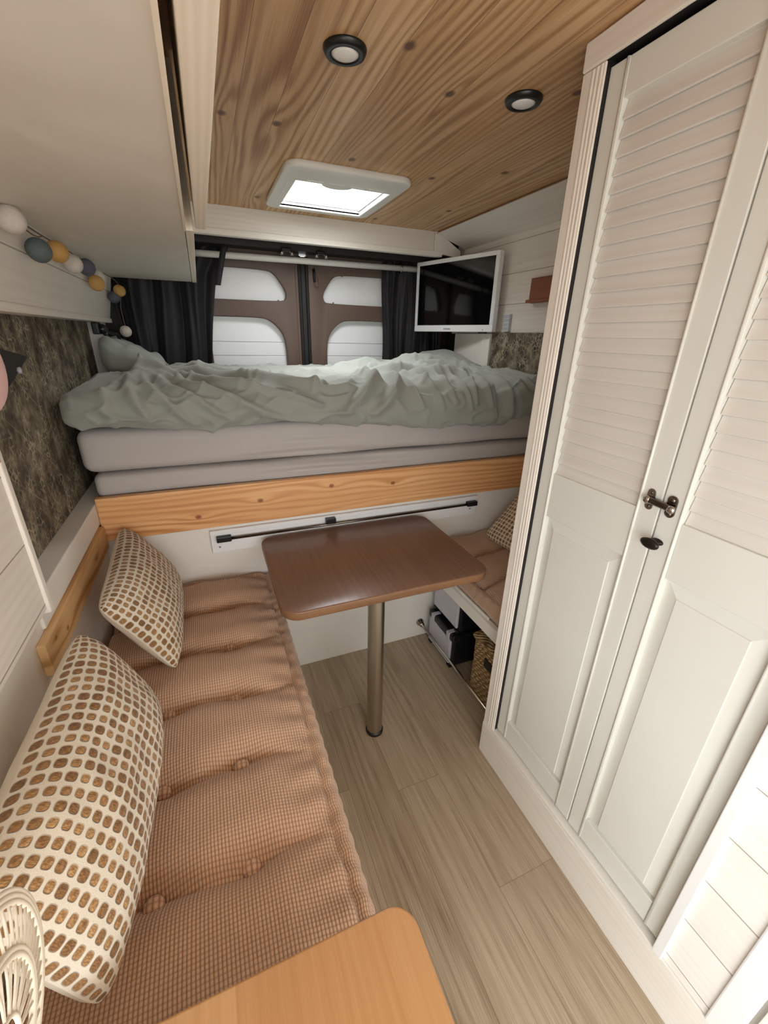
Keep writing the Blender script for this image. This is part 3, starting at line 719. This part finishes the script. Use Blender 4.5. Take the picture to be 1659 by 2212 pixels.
pillow('cushion', 'woven cushion on the right seat, mostly behind the wardrobe', (1.10, 1.01, .572), (1.08, 1.40, .572), (1.27, 1.02, .75), .42, .30, .055, 23, 17, 9, GP, ('pillow_back', 'weave'))

# ---------------------------------------------------------------- benches and seat pads
bn = thing('bench', 'white bench box under the long tufted seat cushion on the left', 'bench', (-.15, .8, 0))
bx(-.384, .095, -.05, 1.519, 0, .42).build('box', M['white'], bn); bx(-.384, .115, -.05, 1.519, .42, .44).build('top_board', M['white'], bn)
ROWS = [.09+.2*k for k in range(8)]; COLS = (-.035, -.19)
def seat_z(x, y, xr, xl, y0, y1, rows, cols, base, seed, xb):
    # puff between tuft rows
    k = min(range(len(rows)), key=lambda i: abs(rows[i]-y)); pitch = rows[1]-rows[0]
    wob = .010*math.sin(x*23+k*1.7)+.006*N3((x*6, k, seed), 1)
    d = (y-rows[k]+wob)/(pitch/2)
    prof = 1-(1-min(1, abs(d)))**4.0
    tx = min(1, max(0, (xr-x)/.10)); tl = min(1, max(0, (x-xl)/.05))
    near_btn = min(math.hypot((x-c)/.055, (y-rows[k])/.04) for c in cols)
    puff = prof*(.036-.014*(1-tx))
    crease_r = (1-tx)**1.2
    z = base+puff*(.55+.45*tx)
    # extra gathers at the right edge
    z += crease_r*.005*(math.sin((y*2*PI/.067)+1.3*N3((x*5, y*3, seed), 1)*3))
    z += -.016*math.exp(-near_btn**2*1.3)
    z += .004*N3((x*7, y*7, seed), 1)+.008*math.sin((x-xl)/(xr-xl)*PI)
    return z
def seat_pad(name, label, xl, xr, y0, y1, rows, cols, base, bottom, seed, nu=70, nv=260, flip=False):
    t = thing(name, label, 'seat cushion', ((xl+xr)/2, (y0+y1)/2, bottom), 'tufted waffle seat cushions')
    b = MB(); r = .018
    def f(u, v):
        y = y0+(y1-y0)*v
        # u: right side bottom -> roll -> top -> left side
        if u < .12:
            a = u/.12; x = xr-.006+.010*math.sin(a*PI); z = bottom+(base-.012-bottom)*a
            x += .0012*math.sin(y*2*PI/.04+2*N3((1, y*4, seed), 1))
        elif u < .2:
            a = (u-.12)/.08; th = a*PI*.92; x = xr-.006-.014*(1-math.cos(th))/1.0; z = base-.012+.017*math.sin(th)
            x += .0012*math.sin(y*2*PI/.04+2*N3((1, y*4, seed), 1)); z += .0012*math.sin(y*2*PI/.045+3*N3((2, y*4, seed), 1))
        else:
            a = (u-.2)/.8; x = (xr-.034)+(xl-(xr-.034))*a; z = seat_z(x, y, xr-.034, xl, y0, y1, rows, cols, base, seed, 0)
            z -= .03*math.exp(-((x-(xr-.034))/.006)**2)*.25
            z -= .05*math.exp(-((x-xl)/.01)**2)
        e = min(y-y0, y1-y); 
        if u >= .12: z -= .022*math.exp(-(max(0, e)/.012)**2)
        if flip: x = xl+xr-x
        return Vector((x, y, z))
    cache = {}
    b.grid(f, nu, nv, lambda u, v: ((xr-xl+.12)*u*1.0, (y1-y0)*v))
    o = b.build('cover', M['seat'], t, smooth=True)
    bx(min(xl, xr)+.012, max(xl, xr)-.012, y0+.004, y1-.004, bottom+.001, base-.03).build('core', M['seat_roll'], t)
    for yy in rows:
        for cx_ in cols:
            if not (y0+.02 < yy < y1-.02): continue
            xx = xl+xr-cx_ if flip else cx_
            zz = seat_z(cx_, yy, xr-.034, xl, y0, y1, rows, cols, base, seed, 0)
            bb = MB(); V = bb.grid(lambda u, v: Vector((xx+.0165*math.sin(v*PI/2*1.1)*math.cos(2*PI*u), yy+.0165*math.sin(v*PI/2*1.1)*math.sin(2*PI*u), zz+.003+.013*math.cos(v*PI/2*1.1))), 20, 8, lambda u, v: (.1*v*math.cos(2*PI*u)*.17, .1*v*math.sin(2*PI*u)*.17))
            bb.build('button', M['seat_roll'], t, smooth=True)
    return t
seat_pad('seat_cushion', 'long terracotta tufted waffle cushion along the left bench', -.378, .150, -.04, 1.516, ROWS, COLS, .522, .44, 2)
rb = thing('bench', 'white right hand bench frame with open storage beneath, next to the wardrobe', 'bench', (1.1, 1.2, 0))
bx(.822, .845, .87, 1.519, .412, .462).build('front_rail', M['white'], rb, bevel=.003)
bx(.845, 1.419, .87, 1.519, .44, .458).build('top_board', M['white'], rb)
tag(MB().grid and bx(.832, .838, 1.0, 1.30, .462, .474).build('liner', M['white'], bevel=.001), 'pale liner strip showing between the right seat cushion and its white rail', 'liner')
seat_pad('seat_cushion', 'short terracotta tufted cushion on the right bench, partly hidden by the wardrobe', .842, 1.41, .875, 1.516, [.92+.2*k for k in range(4)], (.99, 1.2), .520, .462, 8, 50, 110, flip=True)

# ---------------------------------------------------------------- dinette table
T = thing('dinette_table', 'brown rectangular dinette table with rounded corners on a steel pole', 'table', (.43, 1.08, 0))
x0, x1, y0, y1, zt = .113, .803, .974, 1.492, .688
pr_ = rrect(x0, x1, y0, y1, .055, 10)
o = MB().prism([(a, b_, zt-.029) for a, b_ in pr_], (0, 0, .029)).build('tabletop', M['walnut'], T, bevel=.005, seg=3)
o.data.materials.append(M['walnut_edge'])
for p in o.data.polygons:
    if abs(p.normal.z) < .5: p.material_index = 1
MB().tube([(.43, 1.08, .012), (.43, 1.08, zt-.03)], .0285, 40).build('pole', M['steel'], T, smooth=False)
smooth_angle(T.children[-1], .8)
MB().lathe([(.0, 0), (.033, 0), (.033, .010), (.029, .014), (0, .014)], (.43, 1.08, 0), (0, 0, 1), 36).build('foot_ring', M['black_plastic'], T)
MB().lathe([(0, -.012), (.06, -.012), (.065, 0), (0, 0)], (.43, 1.08, zt-.029), (0, 0, 1), 36).build('socket_plate', M['steel'], T)
# near table
T2 = thing('side_table', 'honey coloured wooden table corner in the near foreground', 'table', (-.1, .0, 0))
pr_ = rrect(-.36, .168, -.35, .286, .034, 10)
MB().prism([(a, b_, .663) for a, b_ in pr_], (0, 0, .022)).build('tabletop', M['honey'], T2, bevel=.003, seg=3)
MB().tube([(.14-.02, -.1, 0), (.14-.02, -.1, .664)], .025, 24).build('pole', M['steel'], T2)

# ---------------------------------------------------------------- storage under the right bench
FB = thing('chrome_rail', 'chrome bar along the floor in front of the storage boxes', 'rail', (.84, 1.2, .083))
MB().tube([(.84, 1.515, .083), (.84, .872, .083)], .0065, 14).build('bar', M['chrome'], FB, smooth=True)
MB().lathe([(.0, 0), (.020, 0), (.020, .006), (.014, .010), (.012, .03), (.0085, .032), (.0, .032)], (.84, 1.519, .083), (0, -1, 0), 24).build('flange', M['chrome'], FB, smooth=True)
def organizer(z0, z1, xf, xb, ya, yb, label):
    t = thing('tool_organizer', label, 'toolbox', ((xf+xb)/2, (ya+yb)/2, z0), 'tool organizers under the right bench')
    h = z1-z0
    bx(xf+.012, xb, ya, yb, z0+.008, z1-.01).build('body', M['black_plastic'], t, bevel=.010)
    bx(xf, xf+.014, ya+.012, yb-.012, z0+.022, z1-.035).build('clear_lid', M['clear_plastic'], t, bevel=.006)
    pl = MB().box(xf+.002, xf+.05, ya-.002, yb+.002, z1-.038, z1)
    plo = pl.build('handle_edge', M['black_plastic'], t, bevel=.010)
    for yy in (ya+.035, yb-.045): bx(xf-.003, xf+.04, yy-.012, yy+.012, z1-.046, z1+.002).build('clip', M['clip_grey'], plo, bevel=.004)
    for yy in (ya+.02, yb-.02): bx(xf+.004, xf+.04, yy-.014, yy+.014, z0, z0+.012).build('foot', M['black_plastic'], t, bevel=.003)
    return t
organizer(0, .185, .862, 1.16, 1.255, 1.475, 'black and clear tool organizer standing on the floor behind the chrome bar')
organizer(.188, .385, .885, 1.16, 1.255, 1.485, 'black and clear tool organizer stacked on top, under the white bench rail')
BK = thing('storage_basket', 'woven seagrass basket under the right bench beside the wardrobe', 'basket', (1.0, 1.0, 0))
def bask():
    b = MB()
    for (o_, hgt) in ((0, .30),):
        b.rbox((1.02, .996, .155), (.150, .122, .154), .025, (14, 14, 14), lambda p: Vector((p.x+.004*N3(p, 30), p.y+.004*N3(p, 33), p.z)))
    return b
bask().build('body', M['seagrass'], BK, smooth=True)
MB().rbox((1.02, .996, .302), (.156, .126, .012), .011, (16, 16, 4)).build('rim', M['seagrass'], BK, smooth=True)
bx(.866, .872, .955, 1.03, .215, .255).build('handle_hole', M['gasket'], BK, bevel=.002)

# ---------------------------------------------------------------- wardrobe
WR = thing('wardrobe', 'tall white wardrobe with two louvered doors on the right', 'wardrobe', (1.1, .55, 0))
XF = .763; XD = .781; K = XD/XF
ky = lambda y: y*K
kz = lambda z: 1.4-(1.4-z)*K
ca = MB().box(XD+.056, 1.418, .852, .867, .01, 1.925).box(XD+.030, 1.418, .197, .212, .01, 1.925).box(1.40, 1.418, .197, .867, .01, 1.925).box(XD+.03, 1.418, .197, .867, .13, .15)
ca.build('carcass', M['door_white'], WR)
bx(XD+.05, XD+.056, .212, .852, .15, 1.925).build('interior_back', M['gasket'], WR)  # black sheet standing in for the shade seen through the door gaps
MB().box(XF+.0085, XD+.05, .813, .8665, .153, 1.925).box(XF+.0085, XD+.05, .214, .8125, 1.8845, 1.925).build('door_jamb', M['gasket'], WR)  # shade beside the stile and under the header, put into black boxes
fs = MB().box(XF+.003, XF+.008, .8115, .867, .125, 1.882)
for yc in (.820, .830, .840): fs.tube([(XF+.0065, yc, .126), (XF+.0065, yc, 1.881)], .0055, 10)
fs.build('face_stile', M['whitewash_z'], WR, bevel=.003)
bx(XF, XF+.008, .197, .868, 1.883, 1.9285).build('face_header', M['whitewash_y'], WR, bevel=.003)
def wdoor(ya, yb, sl, sr, pa, pb, la, lb, knob):
    """ya>yb door edges; la/lb louver field edges (far, near); pa/pb lower panel"""
    z0, z1, zr0, zr1, zl1, zt = kz(.187), kz(1.864), kz(.985), kz(1.098), kz(1.806), kz(1.864)
    zb = kz(.262)
    fr = MB().box(XD, XD+.022, la, ya, z0, z1).box(XD, XD+.022, yb, lb, z0, z1)
    fr.box(XD+.001, XD+.022, lb, la, z0, zb).box(XD+.001, XD+.022, lb, la, zr0, zr1).box(XD+.001, XD+.022, lb, la, zl1, z1)
    d = fr.build('door', M['door_white'], WR, bevel=.0018)
    lv = MB(); n = 25; pitch = (zl1-zr1)/n
    for k in range(n):
        zc_ = zr1+pitch*(k+.5); a = math.radians(25); hw = .021; th = .005
        cx_ = XD+.0105; dx, dz = hw*math.sin(a)*.5, hw*math.cos(a)*.5*1.75
        p = [(cx_-dx, lb+.001, zc_-dz), (cx_-dx+th, lb+.001, zc_-dz-.001), (cx_+dx+th, lb+.001, zc_+dz), (cx_+dx, lb+.001, zc_+dz+.001)]
        lv.prism([Vector(q) for q in p], (0, la-lb-.002, 0))
    lv.build('louver_panel', M['louver'], d, bevel=.0012)
    # raised lower panel with sloped margins
    rp = MB(); o1 = [(lb, zb), (la, zb), (la, zr0), (lb, zr0)]; mg = .030
    i1 = [(lb+mg, zb+.012), (la-mg, zb+.012), (la-mg, zr0-mg), (lb+mg, zr0-mg)]
    i2 = [(lb+mg+.0015, zb+.0135), (la-mg-.0015, zb+.0135), (la-mg-.0015, zr0-mg-.0015), (lb+mg+.0015, zr0-mg-.0015)]
    A = [rp.bm.verts.new((XD+.0125, y, z)) for y, z in o1]; Bv = [rp.bm.verts.new((XD+.0055, y, z)) for y, z in i1]; Cv = [rp.bm.verts.new((XD+.0035, y, z)) for y, z in i2]
    for k in range(4):
        rp.bm.faces.new((A[k], A[(k+1) % 4], Bv[(k+1) % 4], Bv[k])); rp.bm.faces.new((Bv[k], Bv[(k+1) % 4], Cv[(k+1) % 4], Cv[k]))
    rp.bm.faces.new(Cv)
    rp.build('raised_panel', M['door_white'], d)
    bd = MB()
    for yy in (la+.0035, lb-.0035): bd.tube([(XD-.0005, yy, z0+.001), (XD-.0005, yy, z1-.001)], .0028, 8)
    bd.build('bead', M['door_white'], d, smooth=True)
    if knob:
        ky_, kz_ = knob
        kn = MB().lathe([(.0, 0), (.012, 0), (.012, .003), (.006, .006), (.006, .014), (.010, .018), (.0185, .021), (.0195, .024), (.014, .027), (0, .028)], (XD, ky_, kz_), (-1, 0, 0), 28).build('knob', M['bronze'], d, smooth=True)
        for vv in kn.data.vertices: vv.co.z = (kz_-OFF[d.as_pointer()].z)+(vv.co.z-(kz_-OFF[d.as_pointer()].z))*.55
    return d
wdoor(ky(.794), ky(.4785), 0, 0, 0, 0, ky(.752), ky(.524), None)
wdoor(ky(.4755), ky(.214), 0, 0, 0, 0, ky(.432), ky(.246), (ky(.4755)-.012, kz(1.048)))
tl_ = MB().box(XF-.004, XD+.012, .193, .2135, .152, 1.883)
tl_.build('face_stile', M['white_cool'], WR, bevel=.002)
# latch across both doors
LA = bpy.data.objects.new('latch', None); C.objects.link(LA); LA.parent = WR; LA.location = Vector((XD, ky(.478), kz(1.122)))-OFF[WR.as_pointer()]
OFF[LA.as_pointer()] = Vector((XD, ky(.478), kz(1.122)))
yl, yr, zl = ky(.4995), ky(.457), kz(1.1225)
def stad(y, z, hh, r, x, th): # rounded vertical plate
    pts = [(x, y+r*math.cos(a), z+(hh-r if math.sin(a) >= 0 else -(hh-r))+r*math.sin(a)) for a in [2*PI*k/28 for k in range(28)]]
    return MB().prism([Vector(p) for p in pts], (-th, 0, 0))
stad(yl, zl, .0215, .0085, XD, .002).build('plate', M['nickel_light'], LA, bevel=.0006)
stad(yr, zl, .0215, .0095, XD, .004).build('keeper', M['nickel'], LA, bevel=.001)
def sph(y, z, r, x): return MB().sphere((x, y, z), r, (.6, 1, 1), 16)
for (y, z) in ((yl, zl+.014), (yl, zl-.014)): sph(y, z, .003, XD-.002).build('screw', M['nickel'], LA, smooth=True)
for (y, z) in ((yr, zl+.0135), (yr, zl-.0135)): sph(y, z, .006, XD-.004).build('screw', M['nickel'], LA, smooth=True)
MB().tube([(XD-.008, yl+.004, zl+.001), (XD-.008, yl, zl+.001), (XD-.008, yr-.006, zl-.002), (XD-.008, yr-.010, zl-.002)], [.005, .0075, .0065, .006], 14).build('bar', M['nickel'], LA, smooth=True)
for (y, z) in ((yl, zl+.001), (yr-.006, zl-.002)): sph(y, z, .008, XD-.012).build('end_boss', M['chrome'], LA, smooth=True)

# plinth along aisle and planked unit in the near right corner
struct(bx(XF, XD+.03, -.6, .868, 0, .138).build('baseboard_right', M['whitewash_y'], bevel=.002))
struct(bx(XF+.001, XD+.03, -.6, .866, .138, .151).build('baseboard_right_cap', M['white'], bevel=.002))
KU = thing('kitchen_unit', 'white planked unit side in the near right corner, past the wardrobe', 'cabinet', (1.1, .0, .15))
bx(XF+.006, XF+.02, .10, .193, .152, .90).build('plank_panel', M['plankside'], KU)
bx(XF-.002, XF+.02, .058, .1015, .152, .90).build('corner_post', M['white_cool'], KU, bevel=.003)
bx(XF+.012, XF+.03, -.6, .050, .152, .90).build('drawer_front', M['white'], KU, bevel=.003)
bx(XF+.03, 1.41, -.6, .19, .152, .90).build('carcass', M['white'], KU)
bx(XF-.01, 1.41, -.6, .19, .90, .93).build('worktop', M['honey'], KU, bevel=.004)

# ---------------------------------------------------------------- string of thread balls
cordpts = [(-.338, -.2, 1.612), (-.335, .5, 1.612), (-.33, .9, 1.610), (-.326, 1.2, 1.613), (-.326, 1.42, 1.611), (-.326, 1.62, 1.613), (-.324, 1.85, 1.612), (-.324, 2.1, 1.610), (-.322, 2.32, 1.612), (-.316, 2.39, 1.606), (-.306, 2.40, 1.59), (-.302, 2.39, 1.55), (-.312, 2.39, 1.50), (-.310, 2.38, 1.46), (-.307, 2.37, 1.41)]
def smoothp(p, n=6):
    out = []
    for i in range(len(p)-1):
        a = Vector(p[max(i-1, 0)]); b_ = Vector(p[i]); c = Vector(p[i+1]); d_ = Vector(p[min(i+2, len(p)-1)])
        for k in range(n):
            t = k/n; out.append(.5*((2*b_)+(c-a)*t+(2*a-5*b_+4*c-d_)*t*t+(3*b_-a-3*c+d_)*t**3))
    return out+[Vector(p[-1])]
SL = thing('string_light', 'twine string of thread balls hung along the left wall under the locker', 'string light', (-.32, 1.6, 1.6))
MB().tube(smoothp(cordpts), .0018, 6).build('cord', M['cord'], SL, smooth=True)
MB().tube(smoothp([(-.326, 1.2, 1.612), (-.318, 1.3, 1.596), (-.322, 1.38, 1.60), (-.326, 1.44, 1.611)]), .0016, 6).build('cord', M['cord'], SL, smooth=True)
for (x, y, z, m) in ((-.315, 1.19, 1.598, 'ball_white'), (-.315, 1.33, 1.566, 'ball_teal'), (-.314, 1.49, 1.586, 'ball_yellow'), (-.314, 1.64, 1.577, 'ball_white'), (-.314, 1.83, 1.590, 'ball_navy'), (-.314, 1.945, 1.554, 'ball_yellow'), (-.316, 1.99, 1.578, 'ball_white'), (-.326, 2.36, 1.535, 'ball_navy'), (-.300, 2.36, 1.562, 'ball_yellow'), (-.307, 2.36, 1.398, 'ball_white')):
    r = .0255 if y < 2.2 else .024
    o = MB().sphere((x, y, z), r, n=24).build('thread_ball', M[m], SL, smooth=True)
    o['label'] = {'ball_white': 'off white', 'ball_teal': 'dark teal', 'ball_yellow': 'mustard', 'ball_navy': 'slate grey'}[m]+' thread ball'

# black folding arm lamp in the left rear corner
AL = thing('bracket_lamp', 'black folding wall bracket in the left rear corner above the bed', 'lamp', (-.385, 2.25, 1.38))
bx(-.395, -.372, 2.13, 2.2, 1.385, 1.43).build('mount', M['black_plastic'], AL, bevel=.004)
MB().tube([(-.37, 2.18, 1.40), (-.335, 2.30, 1.385), (-.325, 2.35, 1.33), (-.315, 2.36, 1.30)], .006, 8).build('arm', M['black_plastic'], AL)
MB().tube([(-.37, 2.2, 1.39), (-.34, 2.28, 1.345), (-.33, 2.33, 1.31)], .006, 8).build('arm', M['black_plastic'], AL)
MB().sphere((-.365, 2.17, 1.405), .02, n=14).build('head', M['black_plastic'], AL, smooth=True)
# pillow tucked in that corner
pm = MB().rbox((-.275, 2.27, 1.275), (.118, .17, .055), .045, (50, 60, 16), lambda p: Vector((p.x+.01*N3(p, 7), p.y, p.z+.42*(-.27-p.x)*(1 if p.z > 1.27 else .3)+.022*abs(N3((p.x*9+p.y*5, p.y*14, 2), 1))+.010*N3(p, 26))))
tag(pm.build('bed_pillow', M['fabric_duvet'], smooth=True), 'grey pillow bunched up in the left rear corner of the bed', 'pillow')

# latch on the left window cover, hanging pink bag, crochet
WL = thing('window_latch', 'dark brown window latch with a grey button on the speckled left cover', 'latch', (-.43, 1.32, 1.32))
MB().prism([Vector((-.431, 1.25, 1.36)), Vector((-.431, 1.42, 1.334)), Vector((-.431, 1.40, 1.325)), Vector((-.431, 1.25, 1.275))], (.012, 0, 0)).build('body', M['dark_metal'], WL, bevel=.003)
MB().lathe([(0, 0), (.008, 0), (.008, .006), (0, .008)], (-.419, 1.325, 1.306), (1, 0, 0), 14).build('button', M['clip_grey'], WL, smooth=True)
PB = thing('hanging_bag', 'pale pink rounded cloth bag with a tan strap at the left edge of the view', 'bag', (-.34, .93, 1.30))
MB().sphere((-.330, .88, 1.340), .092, (.22, 1.0, .78), 32).build('body', M['pink'], PB, smooth=True)
MB().tube([(-.345, .88, 1.285), (-.346, .888, 1.24), (-.348, .880, 1.19)], .008, 10).build('strap', M['skin_strap'], PB, smooth=True)

# crochet throw draped over the near cushion's outer end
CT = thing('crochet_throw', 'cream crochet lace piece draped over the nearest cushion', 'throw', (-.24, .33, .9))
ctr = Vector((-.255, .222, .905)); 
def cpt(r, a):   # lace fan laid over the cushion face
    y = ctr.y+r*math.cos(a); z = ctr.z+r*math.sin(a)*.9
    return Vector((ctr.x+.035*math.cos(min(1.2, r*9))+.02, y, z))
th = MB()
for rr, w in ((.020, .002), (.056, .0026), (.0605, .0026), (.093, .0024), (.0975, .0026), (.102, .0024)):
    th.tube([cpt(rr, a) for a in [-1.3+3.0*k/60 for k in range(61)]], w, 8)
for k in range(24):
    a = -1.3+3.0*k/23; th.tube([cpt(.060+.011*j, a+.02*j) for j in range(4)], .0012, 6)
for k in range(10):
    a = -1.3+3.0*k/9
    for d_ in (-.09, .09): th.tube([cpt(.020+.012*j, a+d_*j/3) for j in range(4)], .0011, 6)
th.build('lace', M['crochet'], CT, smooth=True)

# ---------------------------------------------------------------- light: daylight through skylight, open side door and windscreen, plus an added fill lamp
w = bpy.data.worlds.new('sky'); SC.world = w; w.use_nodes = True
nt = w.node_tree; bg = nt.nodes['Background']
tc = nt.nodes.new('ShaderNodeTexCoord'); sp = nt.nodes.new('ShaderNodeSeparateXYZ'); nt.links.new(tc.outputs['Generated'], sp.inputs[0])
rp = nt.nodes.new('ShaderNodeValToRGB'); mp = nt.nodes.new('ShaderNodeMapRange'); nt.links.new(sp.outputs[2], mp.inputs[0])
mp.inputs[1].default_value = -1; mp.inputs[2].default_value = 1; nt.links.new(mp.outputs[0], rp.inputs[0])
e = rp.color_ramp.elements; e[0].position = .40; e[0].color = (.66, .66, .65, 1); e[1].position = .55; e[1].color = (.94, .98, 1.0, 1)
nt.links.new(rp.outputs[0], bg.inputs[0]); bg.inputs[1].default_value = 6.2
def portal(loc, rot, sx, sy):
    l = bpy.data.lights.new('portal', 'AREA'); l.shape = 'RECTANGLE'; l.size = sx; l.size_y = sy
    l.cycles.is_portal = True
    o = bpy.data.objects.new('daylight_portal', l); C.objects.link(o); o.location = loc; o.rotation_euler = rot; return o
portal(((ix0+ix1)/2, (iy0+iy1)/2, ZC+.075), (0, 0, 0), .38, .38)
sl = bpy.data.lights.new('skylight_daylight', 'AREA'); sl.shape = 'RECTANGLE'; sl.size = .35; sl.size_y = .35; sl.energy = 6.5; sl.spread = math.radians(135); sl.color = (.93, .97, 1)  # area lamp added in the skylight opening to brighten the van's rear
slo = bpy.data.objects.new('skylight_daylight', sl); C.objects.link(slo); slo.location = ((ix0+ix1)/2, (iy0+iy1)/2, ZC+.066)
portal((.5, YB-.05, 1.3), (PI/2, 0, PI), 2.0, .9) if False else None
portal((.5, YB-.05, 1.3), (-PI/2, 0, 0), 2.0, .9)
portal((-.50, -.83, 1.0), (0, -PI/2, 0), 1.95, 1.35)

vs = SC.view_settings; vs.view_transform = 'Standard'; vs.look = 'None'; vs.gamma = 1; vs.use_curve_mapping = False; vs.exposure = 0.12
SC.cycles.max_bounces = 12; SC.cycles.diffuse_bounces = 10; SC.cycles.glossy_bounces = 4; SC.cycles.transparent_max_bounces = 8
SC.cycles.use_denoising = True
SC.cycles.sample_clamp_indirect = 8
